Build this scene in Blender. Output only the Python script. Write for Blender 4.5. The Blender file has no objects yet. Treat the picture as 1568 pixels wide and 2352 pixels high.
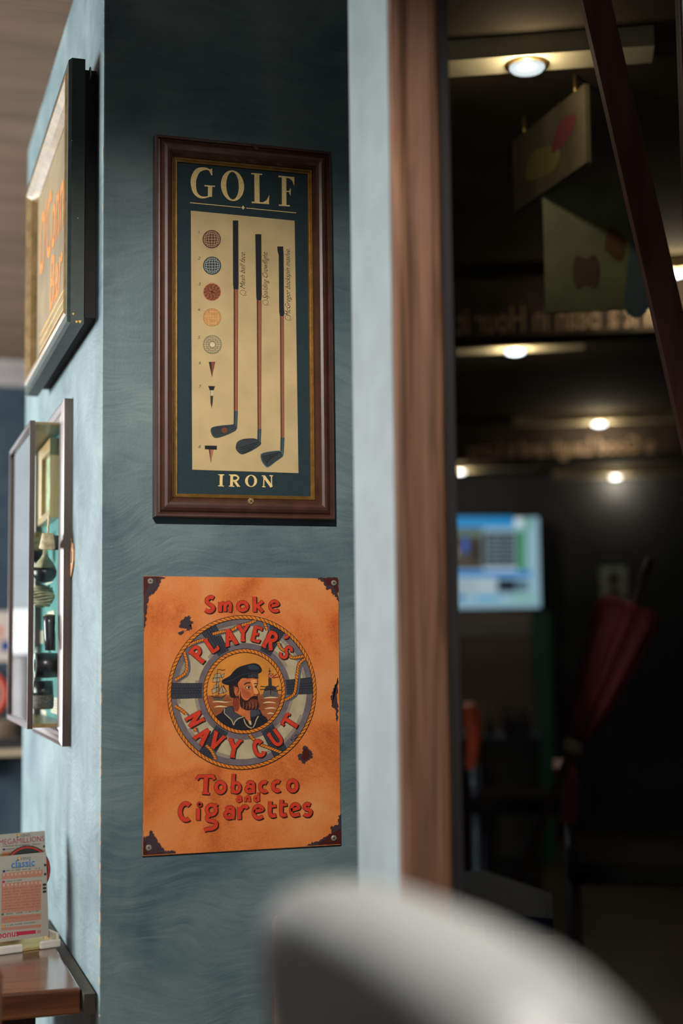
import bpy, bmesh, math, random
from mathutils import Vector, Matrix
random.seed(11)
SC = bpy.context.scene
COL = SC.collection

# ---------------------------------------------------------------- camera
IW, IH, FPX = 1568.0, 2352.0, 3267.0
YAW, PITCH, ROLL = 0.3146, 0.094, -0.0113
CAM = Vector((-0.306, -2.0678, 1.25))
FWD = Vector((math.sin(YAW) * math.cos(PITCH), math.cos(YAW) * math.cos(PITCH), math.sin(PITCH)))
_r = Vector((math.cos(YAW), -math.sin(YAW), 0))
_u = _r.cross(FWD)
RGT = _r * math.cos(ROLL) + _u * math.sin(ROLL)
UPV = _u * math.cos(ROLL) - _r * math.sin(ROLL)
cd = bpy.data.cameras.new('camera')
cam = bpy.data.objects.new('camera', cd)
COL.objects.link(cam)
M = Matrix.Identity(4)
for i in range(3):
    M[i][0], M[i][1], M[i][2], M[i][3] = RGT[i], UPV[i], -FWD[i], CAM[i]
cam.matrix_world = M
cd.sensor_fit = 'VERTICAL'
cd.sensor_height = 36.0
cd.sensor_width = 24.0
cd.lens = FPX / IH * 36.0
cd.clip_start = 0.02
cd.dof.use_dof = True
cd.dof.focus_distance = 2.19
cd.dof.aperture_fstop = 2.0
SC.camera = cam
vs = SC.view_settings
vs.view_transform = 'Standard'
vs.look = 'None'
vs.gamma = 1.0
vs.use_curve_mapping = False
vs.exposure = 0.0

# ---------------------------------------------------------------- world and daylight
wd = bpy.data.worlds.new('world')
SC.world = wd
wd.use_nodes = True
wd.node_tree.nodes['Background'].inputs[0].default_value = (0.6, 0.72, 0.85, 1)
wd.node_tree.nodes['Background'].inputs[1].default_value = 0.6


def area(name, loc, rot, sx, sy, energy, color):
    l = bpy.data.lights.new(name, 'AREA')
    l.shape = 'RECTANGLE'
    l.size, l.size_y, l.energy, l.color = sx, sy, energy, color
    o = bpy.data.objects.new(name, l)
    o.location = loc
    o.rotation_euler = rot
    COL.objects.link(o)
    return o


# daylight entering by the side windows of the front room (facing +x)
area('daylight_side_window', (-2.46, 1.75, 1.45), (0, -math.pi / 2, 0), 1.15, 2.5, 215, (0.98, 0.98, 0.98))
# daylight entering by the street window behind the camera (facing +y)
area('daylight_street_window', (-0.75, -4.14, 1.3), (math.pi / 2, 0, 0), 2.0, 1.1, 2.5, (0.95, 0.96, 1.0))


# ---------------------------------------------------------------- helpers
def lin(h):
    h = h.lstrip('#')
    o = []
    for i in (0, 2, 4):
        c = int(h[i:i + 2], 16) / 255
        o.append(c / 12.92 if c <= 0.04045 else ((c + 0.055) / 1.055) ** 2.4)
    return o


def alb(h, e=0.6):
    """surface colour of something seen as h under light e"""
    return [min(0.88, c / e) for c in lin(h)]


MATS = {}


def mat(name, col, rough=0.6, metal=0.0, spec=0.5, var=0.12, scale=60.0, bump=0.0, bscale=200.0, coat=0.0, emit=None, estr=0.0, stretch=None):
    if name in MATS:
        return MATS[name]
    m = bpy.data.materials.new(name)
    m.use_nodes = True
    nt = m.node_tree
    b = nt.nodes['Principled BSDF']
    b.inputs['Roughness'].default_value = rough
    b.inputs['Metallic'].default_value = metal
    b.inputs['Specular IOR Level'].default_value = spec
    b.inputs['Coat Weight'].default_value = coat
    tc = nt.nodes.new('ShaderNodeTexCoord')
    mp = nt.nodes.new('ShaderNodeMapping')
    nt.links.new(tc.outputs['Object'], mp.inputs[0])
    if stretch:
        mp.inputs['Scale'].default_value = stretch
    n = nt.nodes.new('ShaderNodeTexNoise')
    n.inputs['Scale'].default_value = scale
    n.inputs['Detail'].default_value = 4
    nt.links.new(mp.outputs[0], n.inputs['Vector'])
    r = nt.nodes.new('ShaderNodeValToRGB')
    r.color_ramp.elements[0].position = 0.3
    r.color_ramp.elements[1].position = 0.7
    c = list(col)[:3]
    r.color_ramp.elements[0].color = [max(0, x * (1 - var)) for x in c] + [1]
    r.color_ramp.elements[1].color = [min(1, x * (1 + var)) for x in c] + [1]
    nt.links.new(n.outputs[0], r.inputs[0])
    nt.links.new(r.outputs[0], b.inputs['Base Color'])
    if bump:
        n2 = nt.nodes.new('ShaderNodeTexNoise')
        n2.inputs['Scale'].default_value = bscale
        n2.inputs['Detail'].default_value = 3
        nt.links.new(mp.outputs[0], n2.inputs['Vector'])
        bp = nt.nodes.new('ShaderNodeBump')
        bp.inputs['Strength'].default_value = bump
        bp.inputs['Distance'].default_value = 0.002
        nt.links.new(n2.outputs[0], bp.inputs['Height'])
        nt.links.new(bp.outputs[0], b.inputs['Normal'])
    if emit:
        b.inputs['Emission Color'].default_value = list(emit)[:3] + [1]
        b.inputs['Emission Strength'].default_value = estr
    MATS[name] = m
    return m


def pm(h, e=0.6, rough=0.65, var=0.1, scale=260):
    """printed ink that reads as colour h under light e"""
    return mat('ink_%s_%d' % (h.lstrip('#'), int(e * 100)), alb(h, e), rough, var=var, scale=scale, spec=0.25)


def glassmat(name, tint=(1, 1, 1), rough=0.0, ior=1.45, boost=1.0):
    if name in MATS:
        return MATS[name]
    m = bpy.data.materials.new(name)
    m.use_nodes = True
    nt = m.node_tree
    for n in list(nt.nodes):
        if n.type != 'OUTPUT_MATERIAL':
            nt.nodes.remove(n)
    out = nt.nodes['Material Output']
    t = nt.nodes.new('ShaderNodeBsdfTransparent')
    t.inputs[0].default_value = list(tint) + [1]
    g = nt.nodes.new('ShaderNodeBsdfGlossy')
    g.inputs['Roughness'].default_value = rough
    f = nt.nodes.new('ShaderNodeFresnel')
    f.inputs['IOR'].default_value = ior
    mu = nt.nodes.new('ShaderNodeMath')
    mu.operation = 'MULTIPLY'
    mu.use_clamp = True
    mu.inputs[1].default_value = boost
    mx = nt.nodes.new('ShaderNodeMixShader')
    nt.links.new(f.outputs[0], mu.inputs[0])
    nt.links.new(mu.outputs[0], mx.inputs[0])
    nt.links.new(t.outputs[0], mx.inputs[1])
    nt.links.new(g.outputs[0], mx.inputs[2])
    nt.links.new(mx.outputs[0], out.inputs[0])
    MATS[name] = m
    return m


def emat(name, col, strength):
    if name in MATS:
        return MATS[name]
    m = bpy.data.materials.new(name)
    m.use_nodes = True
    nt = m.node_tree
    b = nt.nodes['Principled BSDF']
    b.inputs['Base Color'].default_value = (0.02, 0.02, 0.02, 1)
    n = nt.nodes.new('ShaderNodeTexNoise')
    n.inputs['Scale'].default_value = 3.0
    r = nt.nodes.new('ShaderNodeValToRGB')
    c = list(col)[:3]
    r.color_ramp.elements[0].color = [x * 0.94 for x in c] + [1]
    r.color_ramp.elements[1].color = c + [1]
    nt.links.new(n.outputs[0], r.inputs[0])
    nt.links.new(r.outputs[0], b.inputs['Emission Color'])
    b.inputs['Emission Strength'].default_value = strength
    MATS[name] = m
    return m


def tag(o, label=None, cat=None, group=None, kind=None):
    if label:
        o['label'] = label
    if cat:
        o['category'] = cat
    if group:
        o['group'] = group
    if kind:
        o['kind'] = kind
    return o


def thing(name, loc, label, cat, group=None, kind=None):
    e = bpy.data.objects.new(name, None)
    e.empty_display_size = 0.05
    e.location = loc
    COL.objects.link(e)
    return tag(e, label, cat, group, kind)


def link(name, me, parent=None):
    o = bpy.data.objects.new(name, me)
    COL.objects.link(o)
    if parent is not None:
        put(o, parent)
    return o


def world_of(o):
    m = Matrix.LocRotScale(o.location, o.rotation_euler, o.scale)
    if o.parent:
        return world_of(o.parent) @ o.matrix_parent_inverse @ m
    return m


def put(o, parent):
    o.parent = parent
    o.matrix_parent_inverse = world_of(parent).inverted()


def mesh(name, verts, faces, mats, parent=None, smooth=False, fm=None):
    me = bpy.data.meshes.new(name)
    me.from_pydata([tuple(v) for v in verts], [], faces)
    if not isinstance(mats, (list, tuple)):
        mats = [mats]
    for m in mats:
        me.materials.append(m)
    if fm:
        for p, k in zip(me.polygons, fm):
            p.material_index = k
    if smooth:
        for p in me.polygons:
            p.use_smooth = True
    me.update()
    return link(name, me, parent)


def bm_obj(name, bm, m, parent=None, smooth=False, xf=None):
    me = bpy.data.meshes.new(name)
    if xf is not None:
        bm.transform(xf)
    bmesh.ops.recalc_face_normals(bm, faces=bm.faces[:])
    bm.to_mesh(me)
    bm.free()
    me.materials.append(m)
    if smooth:
        for p in me.polygons:
            p.use_smooth = True
    return link(name, me, parent)


def box(name, lo, hi, m, parent=None, bevel=0.0, seg=2, xf=None):
    bm = bmesh.new()
    bmesh.ops.create_cube(bm, size=1.0)
    lo, hi = Vector(lo), Vector(hi)
    for v in bm.verts:
        v.co = Vector(((lo[i] + hi[i]) / 2 + v.co[i] * (hi[i] - lo[i])) for i in range(3))
    if bevel:
        bmesh.ops.bevel(bm, geom=bm.edges[:], offset=bevel, segments=seg, profile=0.5, affect='EDGES')
    return bm_obj(name, bm, m, parent, xf=xf)


def lathe(name, prof, m, parent=None, n=28, xf=None, smooth=True):
    """prof: (radius, height) about local z"""
    vs_, fs = [], []
    for r, z in prof:
        for k in range(n):
            a = 2 * math.pi * k / n
            vs_.append(Vector((r * math.cos(a), r * math.sin(a), z)))
    for i in range(len(prof) - 1):
        for k in range(n):
            fs.append((i * n + k, i * n + (k + 1) % n, (i + 1) * n + (k + 1) % n, (i + 1) * n + k))
    fs.append(tuple(range(n - 1, -1, -1)))
    fs.append(tuple((len(prof) - 1) * n + k for k in range(n)))
    if xf is not None:
        vs_ = [xf @ v for v in vs_]
    o = mesh(name, vs_, fs, m, parent)
    if smooth:
        for p in o.data.polygons:
            p.use_smooth = len(p.vertices) == 4
    return o


def tube(name, pts, r, m, parent=None, n=10, closed=False):
    pts = [Vector(p) for p in pts]
    rs = r if isinstance(r, (list, tuple)) else [r] * len(pts)
    vs_, fs = [], []
    up = None
    N = len(pts)
    for i, p in enumerate(pts):
        a = pts[(i - 1) % N] if (closed or i > 0) else p
        b = pts[(i + 1) % N] if (closed or i < N - 1) else p
        t = (b - a).normalized()
        if up is None:
            up = Vector((0, 0, 1)) if abs(t.z) < 0.9 else Vector((1, 0, 0))
        s = t.cross(up).normalized()
        up = s.cross(t).normalized()
        for k in range(n):
            q = 2 * math.pi * k / n
            vs_.append(p + (s * math.cos(q) + up * math.sin(q)) * rs[i])
    for i in range(N if closed else N - 1):
        j = (i + 1) % N
        for k in range(n):
            fs.append((i * n + k, i * n + (k + 1) % n, j * n + (k + 1) % n, j * n + k))
    if not closed:
        fs.append(tuple(range(n - 1, -1, -1)))
        fs.append(tuple((N - 1) * n + k for k in range(n)))
    o = mesh(name, vs_, fs, m, parent, smooth=True)
    return o


def sm(pts, n=6, closed=False):
    """Catmull-Rom through points (2-D or 3-D tuples)"""
    P = [tuple(p) for p in pts]
    N = len(P)
    out = []
    rng = N if closed else N - 1
    for i in range(rng):
        g = (lambda k: P[k % N]) if closed else (lambda k: P[max(0, min(N - 1, k))])
        a, b, c, d = g(i - 1), g(i), g(i + 1), g(i + 2)
        for s in range(n):
            t = s / n
            out.append(tuple(0.5 * (2 * b[j] + (c[j] - a[j]) * t + (2 * a[j] - 5 * b[j] + 4 * c[j] - d[j]) * t * t + (3 * b[j] - a[j] - 3 * c[j] + d[j]) * t ** 3) for j in range(len(b))))
    if not closed:
        out.append(P[-1])
    return out


def rayd(px, py):
    return FWD + RGT * ((px - IW / 2) / FPX) - UPV * ((py - IH / 2) / FPX)


def hit(px, py, point, normal):
    d = rayd(px, py)
    n = Vector(normal)
    return CAM + d * ((Vector(point) - CAM).dot(n) / d.dot(n))


class Plane:
    """a surface in the room: origin O, right A, up B, outward N"""

    def __init__(s, O, A, B):
        s.O, s.A, s.B = Vector(O), Vector(A).normalized(), Vector(B).normalized()
        s.N = s.A.cross(s.B).normalized()

    def px(s, x, y):
        d = hit(x, y, s.O, s.N) - s.O
        return (d.dot(s.A), d.dot(s.B))

    def w(s, a, b, h=0.0):
        return s.O + s.A * a + s.B * b + s.N * h


_tc = {}


def text2d(body, size=1.0, shear=0.0, space=1.0, bold=0.0):
    key = (body, size, shear, space, bold)
    if key in _tc:
        return _tc[key]
    cu = bpy.data.curves.new('lettering', 'FONT')
    cu.body = body
    cu.size = size
    cu.shear = shear
    cu.space_character = space
    cu.offset = bold
    cu.align_x = 'CENTER'
    cu.align_y = 'CENTER'
    cu.resolution_u = 3
    o = bpy.data.objects.new('lettering', cu)
    COL.objects.link(o)
    dg = bpy.context.evaluated_depsgraph_get()
    me = bpy.data.meshes.new_from_object(o.evaluated_get(dg))
    vv = [(v.co.x, v.co.y) for v in me.vertices]
    ff = [tuple(p.vertices) for p in me.polygons]
    bpy.data.objects.remove(o)
    bpy.data.curves.remove(cu)
    bpy.data.meshes.remove(me)
    _tc[key] = (vv, ff)
    return vv, ff


class Art:
    """flat print built as thin ink layers on a plane; shapes in plane coordinates"""

    def __init__(s, plane, h0=0.0004, step=0.00010):
        s.p, s.h0, s.step = plane, h0, step
        s.v, s.f, s.fm, s.mats = [], [], [], []
        s.bow = None

    def mi(s, m):
        if m not in s.mats:
            s.mats.append(m)
        return s.mats.index(m)

    def _add(s, pts, faces, m, layer):
        b = len(s.v)
        s.cnt = getattr(s, 'cnt', 0) + 1
        h = s.h0 + layer * s.step + (s.cnt % 13) * 5e-6
        for a, c in pts:
            s.v.append(s.p.w(a, c, h + (s.bow(a, c) if s.bow else 0)))
        k = s.mi(m)
        for f in faces:
            s.f.append(tuple(b + i for i in f))
            s.fm.append(k)

    def poly(s, pts, m, layer=0):
        # drop consecutive duplicates and let blender tessellate
        s._add(pts, [tuple(range(len(pts)))], m, layer)

    def strip(s, pts, w, m, layer=0, closed=False):
        N = len(pts)
        ws = w if isinstance(w, (list, tuple)) else [w] * N
        L, Rr = [], []
        for i in range(N):
            a = pts[i - 1] if (i > 0 or closed) else pts[i]
            b = pts[(i + 1) % N] if (i < N - 1 or closed) else pts[i]
            p = pts[i]

            def nrm(q0, q1):
                dx, dy = q1[0] - q0[0], q1[1] - q0[1]
                l = math.hypot(dx, dy) or 1e-9
                return (-dy / l, dx / l)
            n0 = nrm(a, p) if a != p else nrm(p, b)
            n1 = nrm(p, b) if b != p else n0
            nx, ny = n0[0] + n1[0], n0[1] + n1[1]
            l = math.hypot(nx, ny) or 1e-9
            nx, ny = nx / l, ny / l
            k = 1 / max(0.6, nx * n0[0] + ny * n0[1])
            hw = ws[i] / 2 * k
            L.append((p[0] + nx * hw, p[1] + ny * hw))
            Rr.append((p[0] - nx * hw, p[1] - ny * hw))
        fs = [(i, (i + 1) % N, N + (i + 1) % N, N + i) for i in range(N if closed else N - 1)]
        s._add(L + Rr, fs, m, layer)

    def disc(s, c, rx, m, layer=0, ry=None, n=36, a0=0.0, a1=None):
        ry = ry or rx
        if a1 is None:
            pts = [(c[0] + rx * math.cos(2 * math.pi * k / n), c[1] + ry * math.sin(2 * math.pi * k / n)) for k in range(n)]
        else:
            pts = [(c[0] + rx * math.cos(a0 + (a1 - a0) * k / n), c[1] + ry * math.sin(a0 + (a1 - a0) * k / n)) for k in range(n + 1)]
        s.poly(pts, m, layer)

    def ring(s, c, r0, r1, m, layer=0, n=72, a0=0.0, a1=2 * math.pi):
        pts = []
        for k in range(n + 1):
            a = a0 + (a1 - a0) * k / n
            pts.append((c[0] + r0 * math.cos(a), c[1] + r0 * math.sin(a)))
        for k in range(n + 1):
            a = a0 + (a1 - a0) * k / n
            pts.append((c[0] + r1 * math.cos(a), c[1] + r1 * math.sin(a)))
        s._add(pts, [(k, k + 1, n + 2 + k, n + 1 + k) for k in range(n)], m, layer)

    def text(s, body, c, size, m, layer=0, rot=0.0, shear=0.0, sx=1.0, sy=1.0, space=1.0, bold=0.0):
        vv, ff = text2d(body, 1.0, shear, space, bold)
        ca, sa = math.cos(rot), math.sin(rot)
        pts = []
        for x, y in vv:
            x, y = x * size * sx, y * size * sy
            pts.append((c[0] + x * ca - y * sa, c[1] + x * sa + y * ca))
        s._add(pts, ff, m, layer)

    def build(s, name, parent=None):
        return mesh(name, s.v, s.f, s.mats, parent, fm=s.fm)


def rails(plane, a0, b0, a1, b1, prof, m, parent, name='frame_rail', smooth=False):
    """four mitred rails; prof = (inward, outward) points from the outer back edge to the inner back edge"""
    cs = [(a0, b0, 1, 1), (a1, b0, -1, 1), (a1, b1, -1, -1), (a0, b1, 1, -1)]
    out = []
    for i in range(4):
        c, d = cs[i], cs[(i + 1) % 4]
        vs_, fs = [], []
        for (u, h) in prof:
            vs_.append(plane.w(c[0] + c[2] * u, c[1] + c[3] * u, h))
            vs_.append(plane.w(d[0] + d[2] * u, d[1] + d[3] * u, h))
        for k in range(len(prof) - 1):
            fs.append((2 * k, 2 * k + 1, 2 * k + 3, 2 * k + 2))
        fs.append(tuple(2 * k for k in range(len(prof))))
        fs.append(tuple(2 * k + 1 for k in reversed(range(len(prof)))))
        o = mesh(name, vs_, fs, m, parent)
        bm = bmesh.new()
        bm.from_mesh(o.data)
        bmesh.ops.recalc_face_normals(bm, faces=bm.faces[:])
        bm.to_mesh(o.data)
        bm.free()
        out.append(o)
    return out


def pbox(name, plane, a0, a1, b0, b1, h0, h1, m, parent=None, bevel=0.0):
    bm = bmesh.new()
    bmesh.ops.create_cube(bm, size=1.0)
    for v in bm.verts:
        a = (a0 + a1) / 2 + v.co.x * (a1 - a0)
        b = (b0 + b1) / 2 + v.co.y * (b1 - b0)
        h = (h0 + h1) / 2 + v.co.z * (h1 - h0)
        v.co = plane.w(a, b, h)
    if bevel:
        bmesh.ops.bevel(bm, geom=bm.edges[:], offset=bevel, segments=2, profile=0.5, affect='EDGES')
    return bm_obj(name, bm, m, parent)


def screw(plane, a, b, h, r, m, parent, name='screw'):
    """pan head with a cross recess"""
    dk = mat('screw_recess', (0.03, 0.025, 0.02), 0.7)
    n = 20
    vs_, fs, fm = [], [], []
    for rr, hh in ((r, 0), (r, r * 0.18), (r * 0.72, r * 0.42)):
        for k in range(n):
            t = 2 * math.pi * k / n
            vs_.append(plane.w(a + rr * math.cos(t), b + rr * math.sin(t), h + hh))
    for i in range(2):
        for k in range(n):
            fs.append((i * n + k, i * n + (k + 1) % n, (i + 1) * n + (k + 1) % n, (i + 1) * n + k))
            fm.append(0)
    fs.append(tuple(2 * n + k for k in range(n)))
    fm.append(0)
    th = random.random() * 1.5
    for q in (th, th + math.pi / 2):
        b0 = len(vs_)
        for s1, s2 in ((-1, -1), (1, -1), (1, 1), (-1, 1)):
            x, y = s1 * r * 0.55, s2 * r * 0.12
            vs_.append(plane.w(a + x * math.cos(q) - y * math.sin(q), b + x * math.sin(q) + y * math.cos(q), h + r * 0.45))
        fs.append((b0, b0 + 1, b0 + 2, b0 + 3))
        fm.append(1)
    return mesh(name, vs_, fs, [m, dk], parent, fm=fm)

# ---------------------------------------------------------------- surface materials of the setting
def paint_wall(name, dark, mid, light, rough=0.55, seed=0.0):
    m = bpy.data.materials.new(name)
    m.use_nodes = True
    nt = m.node_tree
    L = nt.links.new
    b = nt.nodes['Principled BSDF']
    b.inputs['Roughness'].default_value = rough
    b.inputs['Specular IOR Level'].default_value = 0.35
    tc = nt.nodes.new('ShaderNodeTexCoord')
    # broad sponge clouds
    n1 = nt.nodes.new('ShaderNodeTexNoise')
    n1.inputs['Scale'].default_value = 5.5
    n1.inputs['Detail'].default_value = 6
    n1.inputs['Distortion'].default_value = 0.8
    L(tc.outputs['Object'], n1.inputs['Vector'])
    # the hand swings: bend the stroke direction with a slow vector noise
    sw = nt.nodes.new('ShaderNodeTexNoise')
    sw.inputs['Scale'].default_value = 5.0
    sw.inputs['Detail'].default_value = 1
    L(tc.outputs['Object'], sw.inputs['Vector'])
    wv = nt.nodes.new('ShaderNodeVectorMath')
    wv.operation = 'MULTIPLY_ADD'
    wv.inputs[1].default_value = (0.16, 0.16, 0.16)
    L(sw.outputs['Color'], wv.inputs[0])
    L(tc.outputs['Object'], wv.inputs[2])
    # brush strokes in two crossing directions, chosen by a mask
    fine = []
    for rx, ry, rz in ((0.3, 0.95, 0.2), (-0.4, -0.8, 0.5)):
        mp = nt.nodes.new('ShaderNodeMapping')
        mp.inputs['Rotation'].default_value = (rx, ry, rz)
        mp.inputs['Scale'].default_value = (14, 14, 120)
        L(wv.outputs[0], mp.inputs[0])
        nn = nt.nodes.new('ShaderNodeTexNoise')
        nn.inputs['Scale'].default_value = 1.0
        nn.inputs['Detail'].default_value = 5
        nn.inputs['Distortion'].default_value = 0.6
        L(mp.outputs[0], nn.inputs['Vector'])
        fine.append(nn)
    mk = nt.nodes.new('ShaderNodeTexNoise')
    mk.inputs['Scale'].default_value = 7.0
    L(tc.outputs['Object'], mk.inputs['Vector'])
    mr = nt.nodes.new('ShaderNodeValToRGB')
    mr.color_ramp.elements[0].position = 0.44
    mr.color_ramp.elements[1].position = 0.56
    L(mk.outputs[0], mr.inputs[0])
    mx = nt.nodes.new('ShaderNodeMix')
    mx.data_type = 'FLOAT'
    L(mr.outputs[0], mx.inputs[0])
    L(fine[0].outputs[0], mx.inputs[2])
    L(fine[1].outputs[0], mx.inputs[3])
    ad = nt.nodes.new('ShaderNodeMath')
    ad.operation = 'MULTIPLY_ADD'
    ad.inputs[1].default_value = 0.36
    L(mx.outputs[0], ad.inputs[0])
    L(n1.outputs[0], ad.inputs[2])
    r = nt.nodes.new('ShaderNodeValToRGB')
    e = r.color_ramp.elements
    e[0].position, e[0].color = 0.42, list(dark) + [1]
    e[1].position, e[1].color = 0.96, list(light) + [1]
    k = e.new(0.68)
    k.color = list(mid) + [1]
    L(ad.outputs[0], r.inputs[0])
    L(r.outputs[0], b.inputs['Base Color'])
    n3 = nt.nodes.new('ShaderNodeTexNoise')
    n3.inputs['Scale'].default_value = 240
    n3.inputs['Detail'].default_value = 4
    L(tc.outputs['Object'], n3.inputs['Vector'])
    a2 = nt.nodes.new('ShaderNodeMath')
    a2.operation = 'MULTIPLY_ADD'
    a2.inputs[1].default_value = 0.6
    L(n3.outputs[0], a2.inputs[0])
    L(mx.outputs[0], a2.inputs[2])
    bp = nt.nodes.new('ShaderNodeBump')
    bp.inputs['Strength'].default_value = 0.35
    bp.inputs['Distance'].default_value = 0.0025
    L(a2.outputs[0], bp.inputs['Height'])
    L(bp.outputs[0], b.inputs['Normal'])
    MATS[name] = m
    return m


def wood(name, c0, c1, rough=0.35, axis=2, scale=30.0, coat=0.3, spec=0.5):
    if name in MATS:
        return MATS[name]
    m = bpy.data.materials.new(name)
    m.use_nodes = True
    nt = m.node_tree
    L = nt.links.new
    b = nt.nodes['Principled BSDF']
    b.inputs['Roughness'].default_value = rough
    b.inputs['Coat Weight'].default_value = coat
    b.inputs['Coat Roughness'].default_value = 0.15
    b.inputs['Specular IOR Level'].default_value = spec
    tc = nt.nodes.new('ShaderNodeTexCoord')
    mp = nt.nodes.new('ShaderNodeMapping')
    s = [scale] * 3
    s[axis] = scale * 0.06
    mp.inputs['Scale'].default_value = s
    L(tc.outputs['Object'], mp.inputs[0])
    n = nt.nodes.new('ShaderNodeTexNoise')
    n.inputs['Scale'].default_value = 2.0
    n.inputs['Detail'].default_value = 7
    n.inputs['Distortion'].default_value = 1.2
    L(mp.outputs[0], n.inputs['Vector'])
    r = nt.nodes.new('ShaderNodeValToRGB')
    r.color_ramp.elements[0].position = 0.33
    r.color_ramp.elements[1].position = 0.68
    r.color_ramp.elements[0].color = list(c0) + [1]
    r.color_ramp.elements[1].color = list(c1) + [1]
    L(n.outputs[0], r.inputs[0])
    L(r.outputs[0], b.inputs['Base Color'])
    bp = nt.nodes.new('ShaderNodeBump')
    bp.inputs['Strength'].default_value = 0.12
    bp.inputs['Distance'].default_value = 0.001
    L(n.outputs[0], bp.inputs['Height'])
    L(bp.outputs[0], b.inputs['Normal'])
    MATS[name] = m
    return m


TEAL = paint_wall('teal_brushed_paint', (0.062, 0.105, 0.128), (0.132, 0.198, 0.21), (0.205, 0.28, 0.285))
NAVY = paint_wall('navy_brushed_paint', (0.018, 0.034, 0.05), (0.03, 0.052, 0.07), (0.05, 0.075, 0.09))
PALE = mat('pale_plaster', (0.16, 0.17, 0.18), 0.8, var=0.08, scale=4)
TAN = mat('tan_plaster_ceiling', (0.135, 0.083, 0.047), 0.85, var=0.28, scale=2.2, bump=0.4, bscale=30, stretch=(0.7, 4.0, 1))
BARCEIL = mat('dark_varnished_ceiling', (0.06, 0.046, 0.03), 0.95, spec=0.08, var=0.25, scale=5)
BARWALL = mat('dark_bar_wall', (0.03, 0.034, 0.042), 0.7, var=0.3, scale=3)
FLOORM = wood('floor_boards_wood', (0.06, 0.035, 0.02), (0.12, 0.07, 0.04), 0.45, axis=1)
TRIMWOOD = wood('window_trim_wood', (0.055, 0.024, 0.012), (0.18, 0.088, 0.05), 0.72, axis=2, scale=26, coat=0.0, spec=0.25)
BLACKP = mat('black_paint', (0.008, 0.008, 0.008), 0.6)
DAY = emat('bright_daylight_pane', (0.93, 0.97, 1.0), 3.0)
WHITEF = mat('white_window_frame', (0.7, 0.7, 0.68), 0.5)


def struct(o, label, cat):
    return tag(o, label, cat, kind='structure')


def boxes(name, lst, m, parent=None):
    bm = bmesh.new()
    for lo, hi in lst:
        g = bmesh.ops.create_cube(bm, size=1.0)['verts']
        for v in g:
            v.co = Vector(((lo[i] + hi[i]) / 2 + v.co[i] * (hi[i] - lo[i])) for i in range(3))
    return bm_obj(name, bm, m, parent)


ZC = 2.39
# ---------------------------------------------------------------- room shell
struct(box('floor', (-2.6, -4.3, -0.1), (6.8, 8.4, 0.0), FLOORM), 'dark wooden floor under the pub', 'floor')
struct(boxes('ceiling', [((-2.6, -4.3, ZC), (2.1, -0.5, ZC + 0.1)), ((-2.6, -0.5, ZC), (0.44, 3.75, ZC + 0.1))], TAN),
       'tan textured plaster ceiling over the front room', 'ceiling')
struct(box('ceiling_bar', (0.44, -0.5, ZC), (6.8, 8.4, ZC + 0.1), BARCEIL), 'dark varnished ceiling of the bar behind the glass', 'ceiling')
pillar = box('wall_pillar', (0, 0, 0), (0.42, 1.16, ZC), TEAL, bevel=0.0025)
struct(pillar, 'teal brush-painted pillar carrying the pictures and the orange sign', 'pillar')
cbx = (hit(261, 1200, (0, 0, 0), (0, 1, 0))).x
box('corner_bead', (cbx - 0.0005, -0.0004, 0.0), (cbx + 0.0005, 0.0002, ZC), TEAL, pillar)
CHIP = mat('bare_plaster', (0.55, 0.45, 0.33), 0.9)
crn = random.Random(3)
for k in range(26):
    z = 0.62 + 0.62 * crn.random() ** 1.4 if k < 22 else 0.62 + 1.6 * crn.random()
    h, w = crn.uniform(0.004, 0.03), crn.uniform(0.0006, 0.0017)
    vv = [(-0.0002, -0.0002, z - h / 2), (w, -0.0004, z - h * 0.2), (w * 0.8, -0.0004, z + h * 0.25), (-0.0002, -0.0002, z + h / 2), (-0.0005, w * 0.9, z + h * 0.2), (-0.0005, w, z - h * 0.25)]
    mesh('paint_chip', [(x + 0.0005, y + 0.0005, q) if False else (x, y, q) for x, y, q in vv], [(0, 1, 2, 3), (0, 3, 4, 5)], CHIP, pillar)
SWX0, SWX1, SWZ0, SWZ1 = 0.5, 3.0, 0.88, 2.02
struct(boxes('wall_left', [((-2.6, -4.2, 0), (-2.5, SWX0, ZC)), ((-2.6, SWX1, 0), (-2.5, 3.65, ZC)),
                           ((-2.6, SWX0, 0), (-2.5, SWX1, SWZ0)), ((-2.6, SWX0, SWZ1), (-2.5, SWX1, ZC))], PALE),
       'pale plaster side wall with a wide window', 'wall')
FWX0, FWX1, FWZ0, FWZ1 = -1.7, -0.1, 0.86, 2.1
struct(boxes('wall_far', [((-2.5, 3.65, 0), (FWX0, 3.75, ZC)), ((FWX1, 3.65, 0), (0.42, 3.75, ZC)),
                          ((FWX0, 3.65, 0), (FWX1, 3.75, FWZ0)), ((FWX0, 3.65, FWZ1), (FWX1, 3.75, ZC))], NAVY),
       'dark navy painted wall at the far end of the room', 'wall')
struct(box('wall_divider', (0.42, 1.165, 0), (0.5, 8.1, ZC), NAVY), 'dark wall behind the teal pillar', 'wall')
struct(boxes('wall_back', [((-2.5, -4.3, 0), (-1.8, -4.2, ZC)), ((0.3, -4.3, 0), (2.0, -4.2, ZC)),
                           ((-1.8, -4.3, 0), (0.3, -4.2, 0.7)), ((-1.8, -4.3, 1.9), (0.3, -4.2, ZC))], TAN),
       'tan wall with the street window', 'wall')
struct(box('wall_right', (2.0, -4.3, 0), (2.1, -0.58, ZC), NAVY), 'dark wall closing the front room', 'wall')
PX0, PY0, PY1 = 0.24, -0.58, -0.44
OX0, OX1, OZ0, OZ1 = 0.29, 0.72, 0.62, 2.25
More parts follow.
